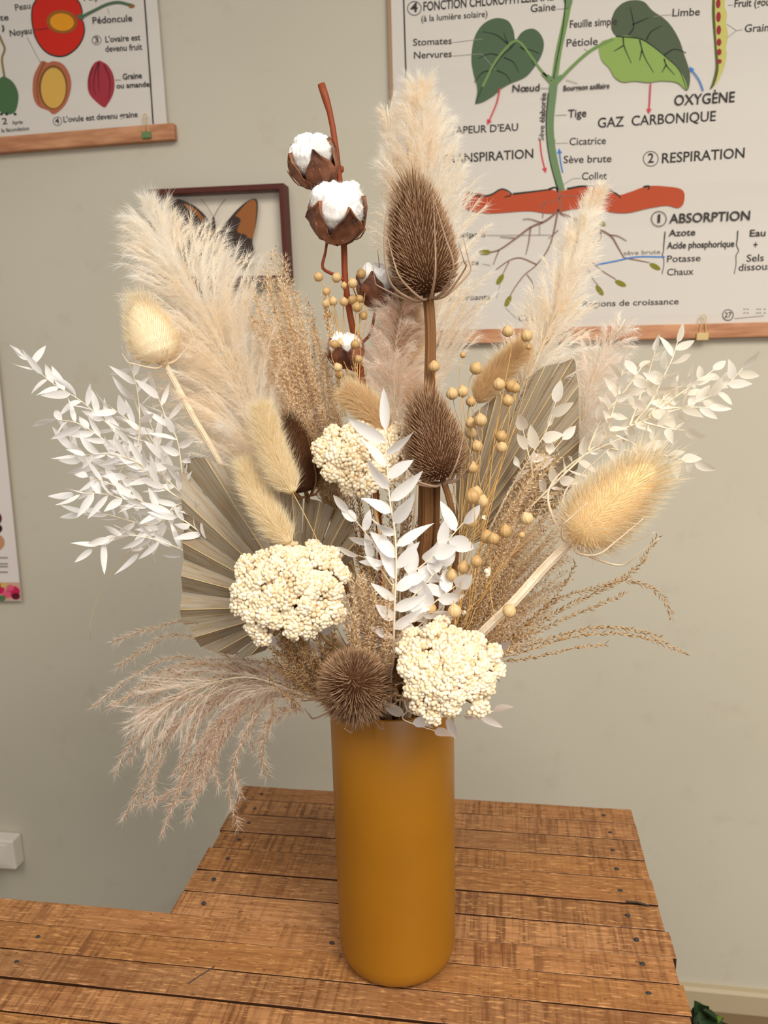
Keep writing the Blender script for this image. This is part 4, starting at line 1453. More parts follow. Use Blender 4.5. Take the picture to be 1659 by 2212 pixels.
def sheet(root, corners, name='paper', mat=M_paper, Y=None, th=.0012, wave=0.0):
    """corner px tl, tr, br, bl -> thin slab, slightly wavy"""
    y = PY if Y is None else Y
    c = [atY(x, yy, y) for x, yy in corners]
    n = 28
    V = []
    for k in (0, 1):
        for i in range(n):
            t = i / (n - 1)
            L = c[0] + (c[3] - c[0]) * t
            R_ = c[1] + (c[2] - c[1]) * t
            for j in range(5):
                p = L + (R_ - L) * j / 4
                dy = wave * math.sin(t * 19 + .8 * j / 4) * .5
                V.append(p + A([0, k * th + max(0, dy), 0]))
    q = []
    m = 5 * n
    for i in range(n - 1):
        for j in range(4):
            a = i * 5 + j
            q.append([a, a + 5, a + 6, a + 1])
            q.append([m + a, m + a + 1, m + a + 6, m + a + 5])
    bd = [j for j in range(5)] + [i * 5 + 4 for i in range(1, n)] + [(n - 1) * 5 + j for j in (3, 2, 1, 0)] + [i * 5 for i in range(n - 2, 0, -1)]
    for a, b in zip(bd, bd[1:] + bd[:1]):
        q.append([a, b, m + b, m + a])
    return MB().add(V, q, smooth=False).build(name, mat, root)


def rail(root, a, b, hpx, name='rail', depth=.016):
    """wooden batten whose top edge runs a->b (px), hpx tall"""
    Yf = WY - depth
    p, q = atY(*a, Yf), atY(*b, Yf)
    ex = q - p
    L = np.linalg.norm(ex)
    ex = ex / L
    px = np.linalg.norm(atY(a[0], a[1] + 10, Yf) - p) / 10
    ez = nrm(np.cross(ex, A([0, 1., 0])))
    ez = ez if ez[2] > 0 else -ez
    h = hpx * px
    M_ = (np.stack([ex, A([0, 1., 0]), ez], 1), p)
    return MB().box((0, 0, -h), (L, depth - .0005, 0), M=M_).build(name, M_rail, root, bevel=.002)


def clip(label, x, y, col, s=1.0):
    Yf = WY - .0175
    c = atY(x, y, Yf)
    root = thing('binder_clip', label, 'clip', c, 'small binder clips on the chart rails')
    px = np.linalg.norm(atY(x, y + 10, Yf) - c) / 10
    w, h = 11 * px * s, 7 * px * s
    MB().box((c[0] - w, c[1] - .003, c[2] - h), (c[0] + w, c[1] + .0012, c[2] + h)).build('jaw', plain('clip_paint', col, .4, .5), root, bevel=.001)
    m = MB()
    z0 = c[2] + h
    pts = [(c[0] - w * .55, c[1] - .001, z0 - .001), (c[0] - w * .35, c[1] - .001, z0 + 22 * px), (c[0] - w * .5, c[1], z0 + 32 * px), (c[0], c[1], z0 + 39 * px), (c[0] + w * .5, c[1], z0 + 32 * px), (c[0] + w * .35, c[1] - .001, z0 + 22 * px), (c[0] + w * .55, c[1] - .001, z0 - .001)]
    m.tube(spline(pts, 40), .0009, 6)
    m.build('wire_loop', plain('brass_wire', S(214, 182, 118), .35, .6), root)


# ---- right chart
chart = thing('wall_chart', 'large plant chart at upper right with roots, soil band and French labels', 'wall chart', atY(1300, 720, PY), 'botanical school charts on the wall')
sheet(chart, [(840, -160), (1900, -215), (1915, 700), (860, 722)], wave=.004)
rail(chart, (852, 716), (1880, 690), 30)
sheet(chart, [(833, -160), (841, -160), (861, 715), (854, 715)], 'edge_strip', plain('brown_strip', S(168, 134, 104), .7, .2), PY - .0005, .002)  # narrow brown strip down the left edge of the chart
pr = Print(chart)
ink = MB()
T = lambda t, a, b, h, bold=.012: pr.text(ink, t, a, b, h, bold)
T('FONCTION CHLOROPHYLLIENNE', (914.6, 23.5), (1196, 0), 19, .02)
T('4', (886.5, 26), (902, 25.2), 19, .03)
T('(à la lumière solaire)', (910, 47), (1053, 36), 13)
T('Gaine', (1146, 26.3), (1200, 22.3), 16)
T('Limbe', (1452, 35.4), (1511.5, 32.9), 16)
T('Fruit (gousse)', (1586, 15.5), (1694, 10), 16, .02)
T('Graines', (1608, 69.3), (1682, 66), 16)
T('Feuille simple', (1230.7, 60.5), (1333, 53), 16, .015)
T('Pétiole', (1223.6, 101), (1291, 96.5), 16)
T('Stomates', (892, 98.8), (975.8, 94.8), 14.5)
T('Nervures', (894, 126.6), (975.8, 123), 14.5)
T('Nœud', (1106.8, 198.5), (1165.5, 196), 15)
T('Bourgeon axillaire', (1217, 196), (1316.7, 190), 11, .02)
T('Sève élaborée', (1174.5, 304), (1180, 200), 12)
T('Tige', (1227, 254), (1266.6, 252), 17)
T("VAPEUR D'EAU", (971, 290), (1119, 282), 15.5)
T('OXYGÈNE', (1456, 228), (1586.8, 220), 22)
T('GAZ  CARBONIQUE', (1291, 276), (1545.8, 261), 21)
T('TRANSPIRATION', (953, 354), (1152, 341), 19, .016)
T('Cicatrice', (1229.7, 313.6), (1308.6, 311), 15.5)
T('Sève brute', (1217, 352.5), (1320.7, 350), 15.5)
T('Collet', (1256.5, 388.5), (1310.6, 387), 15.5)
T('2', (1399, 352), (1412, 351), 20, .02)
T('RESPIRATION', (1429.5, 352.5), (1608, 340.5), 21, .016)
T('1', (1420.5, 481), (1426, 480.7), 18, 0)
T('ABSORPTION', (1445.7, 482), (1619.7, 475), 19.5, .014)
T('Azote', (1444.4, 510.4), (1502, 508), 14)
T('Acide phosphorique', (1440.6, 537.4), (1586, 533), 14, .02)
T('Potasse', (1440.6, 566.4), (1513, 564), 14)
T('Chaux', (1440.6, 595), (1498, 593), 14)
T('Eau', (1619.7, 511), (1653.4, 509.6), 14.5)
T('+', (1627, 537), (1636, 536.6), 16)
T('Sels', (1612.4, 565.4), (1649.6, 564), 15)
T('dissous', (1595, 585.4), (1666, 582), 15)
T('Régions de croissance', (1258.5, 663), (1466, 657), 12.5)
T('Coiffe', (1119.7, 694), (1174, 692), 13)
T('principale', (962, 514), (1049, 511), 11)
T('racines', (978, 574), (1034, 571.5), 11)
T('absorbants', (968, 650), (1059, 646.5), 11)
T('27', (1565, 686), (1580, 685.4), 11)
for c, r in (((895, 18), 14.8), ((1405.7, 343), 16), ((1423.5, 472.5), 16), ((1572.5, 680.5), 11.5)):
    pr.ring(ink, c, r, 1.6)
pr.line(ink, [(868.5, -150), (872, 0), (877, 170), (884, 480), (889, 700)], 3.2)
pr.line(ink, [(1437, 500), (1434, 530), (1433, 545), (1430, 550), (1433, 556), (1434, 572), (1430, 592)], 2.2, taper=.3)
pr.line(ink, [(1594, 498), (1593, 515), (1591, 530), (1596, 541), (1590, 552), (1590, 570), (1586, 592)], 2.2, taper=.3)
ink.build('lettering', M_ink, chart)
m = MB()
for a, b in (((978, 92), (1042, 84)), ((978, 121), (1040, 116)), ((1040, 116), (1070, 150)), ((1203, 20), (1228, 18)), ((1434, 33), (1450, 32)), ((1412, 36), (1434, 33)), ((1572, 11), (1583, 11)), ((1570, 52), (1591, 66)), ((1591, 66), (1570, 82)), ((1591, 66), (1604, 64)), ((1167, 190), (1192, 191)), ((1262, 105), (1270, 112)), ((1222, 172), (1248, 180)),
             ((1200, 249), (1224, 248)), ((1198, 310), (1226, 309)), ((1216, 400), (1236, 386)), ((1236, 386), (1254, 385)), ((1052, 508), (1190, 507)), ((1166, 480), (1166, 507)), ((1042, 570), (1060, 574)), ((1072, 645), (1084, 600)), ((1092, 665), (1116, 688)), ((1587, 688), (1650, 682))):
    pr.line(m, [a, b], 1.2, smooth=2)
for y in (668, 676):
    for x in (1606, 1613, 1634, 1640, 1650):
        pr.line(m, [(x, y), (x + 4, y - .3)], 2.4, smooth=2)
pr.text(m, 'sève brute', (1347, 551), (1426.5, 548), 9)
m.build('leader_lines', M_inkgrey, chart)


def ccon(x, y):
    return (820 + x / 1.977, y / 1.977)


def ccon4(x, y):
    return (950 + x / 2.34, 360 + y / 2.34)


K = plain
G_dark, G_mid, G_light, G_vein = K('print_dark_green', S(84, 104, 80), .7, .1), K('print_green', S(120, 148, 90), .7, .1), K('print_light_green', S(142, 168, 92), .7, .1), K('print_vein', S(48, 56, 50), .7, .1)
m = MB()
pr.poly(m, [ccon(*p) for p in ((408, 443), (418, 380), (400, 310), (392, 250), (402, 170), (430, 115), (470, 85), (510, 77), (550, 90), (572, 130), (580, 172), (600, 145), (625, 127), (660, 123), (690, 150), (702, 190), (690, 240), (655, 295), (620, 330), (560, 355), (520, 378), (490, 405), (440, 435))], .0004, 90, mi=0)
for l in (((580, 178), (560, 205), (520, 240), (480, 300), (440, 370), (412, 438)), ((560, 200), (545, 180), (530, 140)), ((555, 195), (500, 150), (440, 135)), ((520, 240), (470, 230), (420, 250)), ((480, 300), (440, 310), (405, 350)), ((600, 200), (640, 230), (660, 280)), ((530, 245), (570, 265), (595, 310)), ((500, 300), (540, 320), (560, 350)), ((610, 205), (650, 215), (685, 230))):
    pr.line(m, [ccon(*p) for p in l], 3.2, .0006, taper=.6, mi=1)
pr.line(m, [ccon(*p) for p in ((735, 345), (690, 300), (640, 230), (600, 180), (575, 175), (540, 205), (490, 270), (440, 370))], 5, .0007, mi=2)
m.build('green_leaf_drawing', [G_dark, G_vein, G_mid], chart)
m = MB()
pr.poly(m, [ccon(*p) for p in ((990, 85), (1005, 45), (1040, 12), (1085, 0), (1130, 8), (1165, 45), (1210, 75), (1245, 110), (1280, 170), (1300, 230), (1320, 290), (1326, 340), (1312, 388), (1280, 320), (1200, 240), (1100, 175), (1040, 158), (1010, 155), (990, 125))], .0004, 90, mi=0)
pr.poly(m, [ccon(*p) for p in ((935, 215), (945, 180), (985, 165), (1045, 152), (1110, 165), (1170, 200), (1230, 250), (1280, 300), (1308, 350), (1312, 386), (1270, 352), (1200, 345), (1150, 352), (1090, 346), (1040, 350), (1005, 330), (980, 290), (950, 260))], .0006, 90, mi=1)
for l in (((1010, 155), (1110, 165), (1170, 200), (1230, 250), (1280, 300), (1312, 385)), ((1065, 150), (1085, 110), (1070, 30)), ((1080, 105), (1150, 75)), ((1140, 170), (1160, 135), (1205, 110)), ((1215, 235), (1260, 210), (1310, 225)), ((1040, 160), (1045, 200), (1075, 270)), ((1040, 195), (1000, 220)), ((1110, 170), (1130, 240), (1170, 310)), ((1120, 215), (1110, 260)), ((1215, 250), (1225, 280), (1260, 320)), ((1225, 275), (1205, 310))):
    pr.line(m, [ccon(*p) for p in l], 3.2, .0008, taper=.6, mi=2)
m.build('two_tone_leaf_drawing', [K('print_deep_green', S(88, 98, 78), .7, .1), G_light, G_vein], chart)
m = MB()
pr.line(m, [(1226, -150), (1230, -20), (1222, 40), (1207, 110), (1199, 165)], 13, .0005, mi=0)
pr.line(m, [(1198, 165), (1194, 200), (1188, 260), (1190, 308), (1199, 360), (1212, 412)], 17, .0006, mi=1)
pr.line(m, [(1203, 178), (1240, 140), (1278, 108), (1325, 84)], 7, .0007, mi=0)
pr.line(m, [(1193, 180), (1172, 158)], 7, .0007, mi=0)
pr.ell(m, (1186, 168), 3.5, 8, -.4, .0008, mi=1)
pr.ell(m, (1209, 168), 4, 7, .5, .0008, mi=1)
pr.ell(m, (1190, 304), 10, 6, 0, .0008, mi=1)
for l in ([(1222, -5), (1216, 60), (1203, 130), (1196, 170)], [(1185, 200), (1180, 260), (1182, 310), (1192, 365), (1206, 410)]):
    pr.line(m, l, 2.2, .0009, mi=2)
pr.poly(m, [(1217, 0), (1222, 14), (1229, 16), (1236, 8), (1238, -12), (1218, -12)], .0009, mi=1)
m.build('stem_drawing', [G_mid, K('print_stem_green', S(112, 138, 100), .7, .1), G_vein], chart)
m = MB()
pr.poly(m, [ccon(*p) for p in ((1428, -60), (1424, 0), (1422, 60), (1428, 150), (1434, 220), (1438, 290), (1425, 350), (1410, 382), (1442, 350), (1470, 290), (1482, 230), (1479, 205), (1488, 150), (1480, 100), (1484, 60), (1474, 20), (1478, -60))], .0004, 90, mi=0)
pr.poly(m, [ccon(*p) for p in ((1424, -60), (1421, 0), (1420, 60), (1426, 150), (1432, 220), (1436, 290), (1422, 352), (1410, 382), (1430, 360), (1448, 290), (1440, 200), (1434, 100), (1432, 0), (1434, -60))], .0006, 90, mi=1)
for y, r in ((-30, 20), (15, 20), (72, 22), (128, 20), (180, 16), (222, 14), (262, 10)):
    pr.ell(m, ccon(1446 + y * .02, y), 5, r / 1.977, .05, .0008, mi=2)
m.build('bean_pod_drawing', [K('print_pod', S(196, 190, 110), .7, .1), K('print_pod_edge', S(92, 96, 52), .7, .1), K('print_bean', S(150, 36, 52), .6, .2)], chart)
m = MB()
pr.poly(m, [(996, 432), (1012, 414), (1030, 417), (1060, 421), (1085, 408), (1105, 419), (1150, 414), (1185, 408), (1200, 412), (1215, 412), (1260, 403), (1310, 406), (1335, 421), (1360, 415), (1395, 403), (1430, 402), (1474, 410), (1477, 438), (1465, 449), (1440, 444), (1400, 450), (1350, 460), (1290, 455), (1240, 452), (1190, 461), (1140, 456), (1060, 461), (1020, 457), (1000, 446)], .0004, 140, mi=0)
for l in ([(1010, 415), (1040, 424), (1062, 420), (1085, 408), (1106, 420), (1090, 426)], [(1185, 409), (1200, 405), (1205, 415)], [(1310, 406), (1335, 421), (1340, 428)], [(1390, 404), (1402, 402), (1400, 410)], [(1108, 419), (1150, 414), (1190, 409)], [(1225, 408), (1262, 402), (1312, 406)]):
    pr.line(m, l, 4.5, .0006, taper=.4, mi=1)
m.build('soil_drawing', [K('print_soil', S(184, 82, 54), .7, .1), G_vein], chart)
m = MB()
for l, w in ((((605, 110), (610, 235)), 6), (((605, 215), (540, 270), (460, 305), (380, 365), (300, 420), (250, 432)), 5), (((460, 305), (450, 380), (435, 445)), 3), (((300, 420), (270, 495)), 3), (((520, 285), (460, 265), (420, 265)), 3), (((600, 215), (560, 390), (490, 495), (430, 545), (380, 610), (355, 655)), 4), (((490, 495), (410, 462), (350, 475), (285, 520)), 4), (((350, 480), (310, 560)), 3),
             (((440, 545), (470, 590), (468, 635)), 3), (((610, 235), (700, 270), (760, 295), (860, 345), (900, 405), (930, 460)), 5), (((930, 460), (1060, 485)), 4), (((860, 345), (900, 350), (945, 375)), 3), (((815, 320), (810, 370), (760, 385)), 3), (((640, 300), (720, 420), (800, 510), (890, 570)), 4), (((720, 450), (770, 560), (800, 600)), 3), (((760, 290), (820, 235)), 3), (((380, 360), (305, 355)), 2.5), (((600, 320), (550, 362)), 2.5), (((608, 160), (500, 200)), 2.5), (((608, 150), (800, 150), (880, 185)), 2.5), (((530, 170), (520, 260)), 2.5)):
    pr.line(m, [ccon4(*p) for p in l], w * .8, .0007, taper=.35, mi=0)
for x, y, a in ((228, 432, 0), (345, 680, -1.1), (305, 570, -1), (1088, 505, .5), (914, 590, .45), (808, 625, .95), (812, 280, .6)):
    pr.ell(m, ccon4(x, y), 13, 5.5, a, .0008, mi=1)
m.build('root_drawing', [K('print_root', S(142, 106, 92), .7, .1), K('print_root_tip', S(132, 128, 48), .7, .1)], chart)
M_arrows = [K('print_red', S(206, 72, 84), .7, .1), K('print_blue', S(66, 128, 200), .7, .1)]
for l, c in (([(1405.7, 180), (1404, 210), (1402, 238)], 0), ([(1080, 190), (1073, 222), (1056, 262)], 0), ([(1166.5, 304), (1170, 335), (1177, 366)], 0), ([(1519.5, 196), (1510, 172), (1494, 150)], 1), ([(1215.5, 373), (1211, 350), (1208.5, 328)], 1), ([(1288, 572), (1330, 564), (1375, 555), (1436, 555)], 1)):
    m = MB()
    pr.line(m, l, 3.0, .0009, mi=c)
    if l[0][0] != 1288:
        a, b = A(l[-2], dtype=float) if False else np.array(l[-2], float), np.array(l[-1], float)
        d = (b - a) / np.linalg.norm(b - a)
        n_ = A([-d[1], d[0]])
        pr.poly(m, [tuple(b + d * 8), tuple(b - d * 3 + n_ * 5.5), tuple(b - d * 3 - n_ * 5.5)], .001, mi=c)
    m.build('red_arrow' if c == 0 else 'blue_arrow', M_arrows, chart)
clip('brass binder clip on the right chart rail', 1517, 727, S(206, 178, 116), 1.15)

# ---- left chart
chart2 = thing('wall_chart', 'plant fruit chart at upper left with red cherry and almond drawings', 'wall chart', atY(150, 300, PY), 'botanical school charts on the wall')
sheet(chart2, [(-330, -90), (332, -90), (361, 272), (-330, 330)], wave=.002)
rail(chart2, (-340, 322), (374, 264.5), 33)
cl = lambda x, y: (x / 4.1475, y / 4.1475)
pr = Print(chart2, None, cl)
ink = MB()
T = lambda t, a, b, h, bold=.012: pr.text(ink, t, a, b, h, bold)
T('Pulpe', (750, 6), (930, -6), 58)
T('Peau', (138, 95), (275, 75), 55)
T('Noyau', (90, 325), (285, 298), 55)
T('Stigmate', (-250, 205), (78, 178), 52)
T('Pédoncule', (830, 212), (1185, 188), 58)
T('3', (848, 385), (884, 382), 52)
T("L'ovaire est", (945, 380), (1258, 360), 54, .02)
T('devenu fruit', (945, 465), (1275, 445), 54, .02)
T('Graine', (1100, 712), (1272, 698), 50, .02)
T('ou amande', (1045, 792), (1340, 775), 46, .02)
T('4', (495, 1108), (532, 1104), 46, .02)
T("L'ovule est devenu graine", (570, 1096), (1235, 1048), 50, .02)
T('2', (22, 1115), (68, 1110), 55)
T('Après', (110, 1116), (205, 1108), 34)
T('la fécondation', (15, 1186), (262, 1166), 34)
pr.ring(ink, (865, 360), 40, 5)
pr.ring(ink, (515, 1086), 38, 5)
pr.line(ink, [(1284, -150), (1295, 0), (1335, 560), (1372, 1110)], 13)
pr.line(ink, [(20, 225), (30, 250), (24, 285)], 14)
ink.build('lettering', M_ink, chart2)
m = MB()
pr.line(m, [(965, 75), (975, 125)], 5, smooth=2)
pr.line(m, [(240, 330), (360, 560)], 5, smooth=2)
pr.line(m, [(1030, 715), (1085, 715)], 5, smooth=2)
m.build('leader_lines', M_inkgrey, chart2)
ch = [(315, 0), (285, 60), (278, 150), (288, 240), (310, 330), (360, 420), (430, 485), (520, 512), (600, 500), (680, 445), (735, 370), (760, 285), (752, 205), (728, 158), (742, 110), (728, 50), (700, 0), (610, -80), (450, -95), (350, -45)]
cA = A(ch, dtype=float) if False else np.array(ch, float)
cen = cA.mean(0)
m = MB()
pr.poly(m, ch, .0004, 120, mi=1)
pr.poly(m, [tuple(cen + (p - cen) * .955) for p in cA], .0006, 120, mi=0)
pr.ell(m, (555, 195), 138, 105, .1, .0008, mi=2)
pr.ell(m, (555, 198), 108, 78, .1, .001, mi=3)
pr.line(m, [(310, 270), (430, 255)], 6, .001, smooth=2, mi=1)
pr.line(m, [(715, 160), (780, 125), (870, 80), (960, 38), (1060, 20), (1150, 40), (1195, 52)], 26, .0012, mi=4)
pr.ell(m, (722, 150), 30, 26, 0, .0013, mi=4)
pr.ell(m, (1180, 55), 28, 13, -.2, .0014, mi=2)
m.build('cherry_drawing', [K('print_cherry', S(200, 40, 26), .6, .2), G_vein, K('print_pit', S(150, 96, 44), .7, .1), K('print_kernel', S(224, 150, 40), .7, .1), K('print_stalk', S(84, 108, 84), .7, .1)], chart2)
m = MB()
pr.poly(m, [(370, 545), (310, 660), (293, 760), (300, 870), (340, 950), (430, 990), (490, 1022), (590, 930), (635, 780), (620, 660), (560, 572), (480, 548), (430, 562), (400, 548)], .0004, 120, mi=0)
pr.ell(m, (475, 782), 128, 198, 0, .0006, mi=1)
pr.ell(m, (478, 788), 112, 182, 0, .0008, mi=2)
pr.line(m, [(395, 560), (345, 680), (330, 800), (350, 930)], 12, .0007, taper=.5, mi=1)
m.build('shell_drawing', [K('print_shell', S(176, 104, 76), .7, .1), K('print_shell_edge', S(122, 84, 48), .7, .1), K('print_almond', S(212, 168, 84), .7, .1)], chart2)
m = MB()
pr.poly(m, [(890, 540), (960, 580), (1010, 660), (1025, 760), (1010, 850), (960, 940), (930, 962), (860, 910), (800, 840), (784, 750), (800, 650), (840, 570)], .0004, 100, mi=0)
for l in ([(880, 560), (845, 680), (840, 800), (860, 850)], [(885, 560), (880, 680), (890, 820)], [(930, 580), (975, 680), (985, 780), (970, 880)], [(830, 600), (802, 700), (810, 800)]):
    pr.line(m, l, 14, .0006, taper=.6, mi=1)
m.build('seed_drawing', [K('print_seed', S(160, 52, 62), .6, .2), K('print_seed_dark', S(104, 34, 44), .6, .2)], chart2)
m = MB()
pr.poly(m, [(35, 680), (110, 730), (155, 810), (163, 900), (135, 1000), (70, 1025), (0, 1000), (-70, 900), (-60, 800), (-10, 710)], .0004, 90, mi=0)
pr.line(m, [(-10, 310), (20, 380), (42, 440), (18, 520), (25, 600), (40, 690)], 20, .0003, mi=1)
for x in (12, 60, 135):
    pr.ell(m, (x, 1022), 14, 12, 0, .0006, mi=2)
m.build('ovary_drawing', [K('print_ovary', S(78, 108, 72), .7, .1), K('print_style', S(140, 118, 70), .7, .1), G_vein], chart2)
clip('green binder clip with brass loop on the left chart rail', 317, 292, S(96, 128, 74), 1.0)

# ---- butterfly frame
FD = .032
Yf = WY - FD
fr = thing('specimen_frame', 'dark red-brown box frame behind the big pampas plume', 'picture frame', atY(470, 600, WY))
def fpt(x, y):
    return atY(x, y, Yf)
tl, tr_, br_, bl_ = fpt(318, 409), fpt(613, 395), fpt(625, 607), fpt(330, 612)
cx_, cz_ = None, None
c4 = [A([p[0], 0, p[2]]) for p in (tl, tr_, br_, bl_)]
ctr = sum(c4) / 4
bw = .0105
inn = []
for i in range(4):
    a, b, c = c4[i - 1], c4[i], c4[(i + 1) % 4]
    inn.append(b + nrm(a - b) * bw + nrm(c - b) * bw)
V = []
for pts, y in ((c4, Yf), (inn, Yf), (c4, WY - .0005), (inn, WY - .006)):
    V += [p + A([0, y, 0]) for p in pts]
q = []
for i in range(4):
    j = (i + 1) % 4
    q += [[i, j, 4 + j, 4 + i], [i, 8 + i, 8 + j, j], [4 + i, 4 + j, 12 + j, 12 + i]]
MB().add(V, q, smooth=False).build('frame', plain('mahogany', S(84, 34, 24), .5, .3), fr, bevel=.0015)
V = [p + A([0, WY - .006, 0]) for p in inn]
MB().add(V, [[3, 2, 1, 0]], smooth=False).build('backing', plain('cream_mount', S(232, 222, 204), .8, .1), fr)
mg, nt, out = mat_base('frame_glass')
tr = nt.nodes.new('ShaderNodeBsdfTransparent')
gl = nt.nodes.new('ShaderNodeBsdfGlossy')
gl.inputs['Roughness'].default_value = .05
mx = nt.nodes.new('ShaderNodeMixShader')
mx.inputs[0].default_value = .05
nt.links.new(tr.outputs[0], mx.inputs[1])
nt.links.new(gl.outputs[0], mx.inputs[2])
nt.links.new(mx.outputs[0], out.inputs[0])
V = [p + A([0, Yf + .004, 0]) for p in inn]
MB().add(V, [[3, 2, 1, 0]], smooth=False).build('glass', mg, fr)

YB = WY - .012
bt = thing('butterfly', 'orange and dark brown mounted butterfly inside the box frame', 'butterfly', atY(462, 520, YB))


def wing(name, outline, orange, flip):
    m = MB()
    pb = Print(bt, YB)
    hinge = A([462, 510.])
    pts = spline([(x, y, 0) for x, y in outline + outline[:1]], 60)[:-1, :2]
    c = pts.mean(0)
    V = [atY(c[0], c[1], YB - .002)] + [atY(x, y, YB - .004 * min(1, abs(x - 462) / 90)) for x, y in pts]
    n = len(pts)
    m.add(V, [[0, 1 + i, 1 + (i + 1) % n] for i in range(n)], mi=0)
    po = spline([(x, y, 0) for x, y in orange + orange[:1]], 40)[:-1, :2]
    c = po.mean(0)
    off = .0008
    V = [atY(c[0], c[1], YB - .003 - off)] + [atY(x, y, YB - .004 * min(1, abs(x - 462) / 90) - off) for x, y in po]
    n = len(po)
    m.add(V, [[0, 1 + i, 1 + (i + 1) % n] for i in range(n)], mi=1)
    m.build(name, [plain('wing_brown', S(62, 46, 36), .7, .2), plain('wing_orange', S(158, 96, 44), .7, .2)], bt)


wing('wing', [(466, 508), (485, 485), (510, 455), (535, 434), (554, 430), (557, 450), (553, 485), (545, 520), (548, 545), (535, 578), (515, 570), (497, 550), (480, 530)], [(508, 466), (535, 437), (552, 434), (553, 470), (545, 515), (528, 506), (512, 500), (520, 475)], 1)
wing('wing', [(458, 508), (450, 475), (425, 448), (398, 434), (378, 430), (372, 450), (378, 485), (390, 520), (388, 545), (398, 575), (420, 570), (440, 550)], [(440, 470), (420, 450), (398, 440), (400, 446), (418, 458), (436, 478)], -1)
m = MB().tube(spline([atY(461, 470, YB - .002), atY(462, 510, YB - .003), atY(463, 560, YB - .002)], 12), np.interp(np.linspace(0, 1, 12), [0, .3, .5, 1], [.002, .0045, .004, .0008]), 8)
for sx in (-1, 1):
    m.tube(spline([atY(461, 470, YB - .002), atY(461 + sx * 12, 448, YB - .003), atY(461 + sx * 26, 430, YB - .003)], 8), .0005, 4)
m.build('body', plain('insect_brown', S(58, 44, 34), .8, .2), bt)

# ---- paper sheet at the far left edge
sh = thing('paper_poster', 'pale printed paper sheet with pink flower strip at far left edge', 'poster', atY(10, 1290, WY - .012))
Ys = WY - .012
sheet(sh, [(-330, 690), (-14, 700), (46, 1298), (-300, 1298)], 'sheet', plain('lilac_paper', S(222, 212, 206), .6, .2), Ys)
ps = Print(sh, Ys)
m = MB()
ps.poly(m, [(-300, 1258), (42, 1258), (46, 1297), (-300, 1297)], .0004, mi=0)
for x, y, r, c in ((28, 1278, 15, 1), (14, 1284, 10, 2), (-6, 1272, 16, 1), (8, 1264, 7, 3), (34, 1288, 9, 4), (4, 1292, 8, 5), (-30, 1280, 14, 1), (22, 1270, 8, 2)):
    ps.ell(m, (x, y), r, r * .8, 0, .0006 + .0001 * c, mi=c)
m.build('flower_strip', [K('print_peach', S(206, 160, 140), .7, .1), K('print_magenta', S(196, 40, 84), .7, .1), K('print_rose', S(218, 92, 118), .7, .1), K('print_yellow', S(206, 176, 96), .7, .1), K('print_wine', S(96, 28, 44), .7, .1), K('print_leaf', S(84, 116, 78), .7, .1)], sh)
m = MB()
for x, y, rx, ry, c in ((-8, 1120, 12, 14, 0), (-6, 1142, 11, 10, 1), (-8, 1172, 18, 18, 2)):
    ps.ell(m, (x, y), rx, ry, 0, .0005, mi=c)
m.build('flower_drawing', [K('print_plum', S(96, 40, 56), .7, .1), K('print_black', S(40, 30, 30), .7, .1), K('print_apricot', S(190, 140, 104), .7, .1)], sh)
m = MB()
for y in (1205, 1218, 1224, 1236):
    ps.line(m, [(-40, y), (17, y)], 3.5, smooth=2)
m.build('small_print', M_inkgrey, sh)

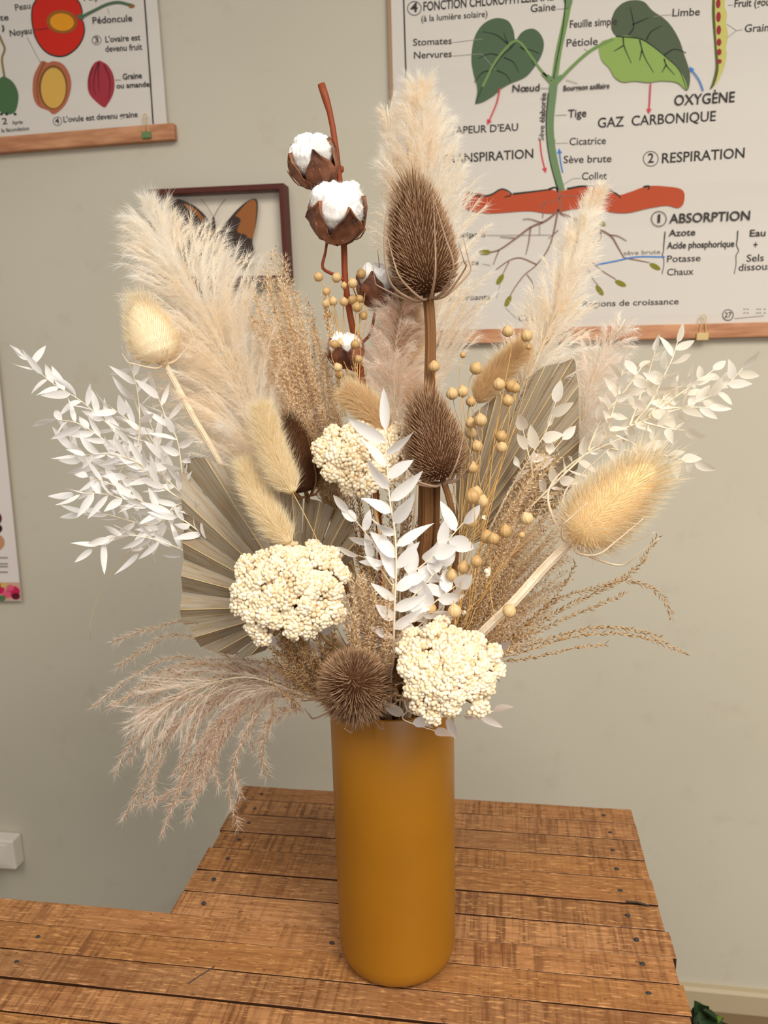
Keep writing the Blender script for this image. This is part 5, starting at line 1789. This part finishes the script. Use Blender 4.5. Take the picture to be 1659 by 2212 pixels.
# ---- socket and plug at the left
M_plastic = plain('white_plastic', S(226, 218, 208), .35, .5)
so = thing('wall_socket', 'white surface-mounted socket box low on the wall at left edge', 'socket', atY(-20, 1860, WY))
a = atY(26, 1818, WY - .035)
MB().box((a[0] - .16, WY - .035, a[2] - .075), (a[0], WY - .0005, a[2])).build('box', M_plastic, so, bevel=.004)
MB().box((a[0] - .145, WY - .037, a[2] - .065), (a[0] - .015, WY - .034, a[2] - .010)).build('face_plate', M_plastic, so, bevel=.002)
pl = thing('power_plug', 'white power plug in the socket above the front table edge', 'plug', (a[0] - .045, WY - .037, a[2] - .05))
c = A([a[0] - .062, WY - .037, a[2] - .045])
P = A([c, c - A([0, .012, 0]), c - A([0, .03, .002]), c - A([0, .045, .006])])
MB().tube(spline(P, 12), np.interp(np.linspace(0, 1, 12), [0, .3, .8, 1], [.021, .021, .015, .008]), 16).build('body', M_plastic, pl)
MB().tube(spline([P[-1], P[-1] + A([-.005, -.02, -.03]), P[-1] + A([-.03, .0, -.12]), P[-1] + A([-.06, .035, -.19])], 20), .0032, 8).build('cord', M_plastic, pl)

# ---- wall marks (dirt spots on the paint)
# ---- green plant at lower right
pt = A([.285, .95, 0.0])
plant = thing('potted_plant', 'dark green leafy plant on the floor peeking past the table corner', 'plant', pt)
M_green = plain('glossy_leaf', S(44, 62, 34), .4, .4)
M_green2 = plain('young_leaf', S(120, 150, 60), .5, .3)
MB().lathe([(0, 0), (.05, 0), (.07, .11), (.074, .115), (.068, .115), (.064, .10), (0, .095)], pt, 32).build('pot', plain('terracotta', S(150, 86, 58), .7, .2), plant)
rng = np.random.default_rng(9)
ml, mst = MB(), MB()
tips = [(1512, 2196), (1528, 2200), (1520, 2212), (1500, 2222), (1545, 2235), (1535, 2218), (1500, 2260), (1560, 2260), (1580, 2275), (1530, 2270)]
for k_ in range(16):
    x, y = tips[k_] if k_ < len(tips) else (1520 + rng.normal(0, 40), 2270 + rng.uniform(0, 60))
    p = atY(x, y, .95 + rng.uniform(-.04, .04))
    b0 = pt + A([rng.normal(0, .02), rng.normal(0, .02), .1])
    P = spline([p, p * .55 + b0 * .45 + A([rng.normal(0, .012), rng.normal(0, .012), .02]), b0], 14)
    mst.tube(P, .0013, 5)
    q = P[A([0, 0, 0, 3, 5, 7, 9])]
    d = nrm(rng.normal(0, 1, (7, 3)) + A([.2, -.3, .2]))
    q[:3] -= d[:3] * .012
    ml.leaves(q, d, nrm(rng.normal(0, .4, (7, 3)) + A([0, -.5, 1.])), A([.038, .036, .04, .045, .05, .05, .045]), A([.024, .022, .024, .027, .03, .03, .027]), .18, seg=7)
ml.build('leaves', M_green, plant)
mst.build('stem', M_green, plant)
p = atY(1536, 2204, .93)
MB().leaves(A([p]), A([[.5, -.2, .6]]), A([[0, -1., .3]]), .02, .010, .1).build('young_leaf', M_green2, plant)
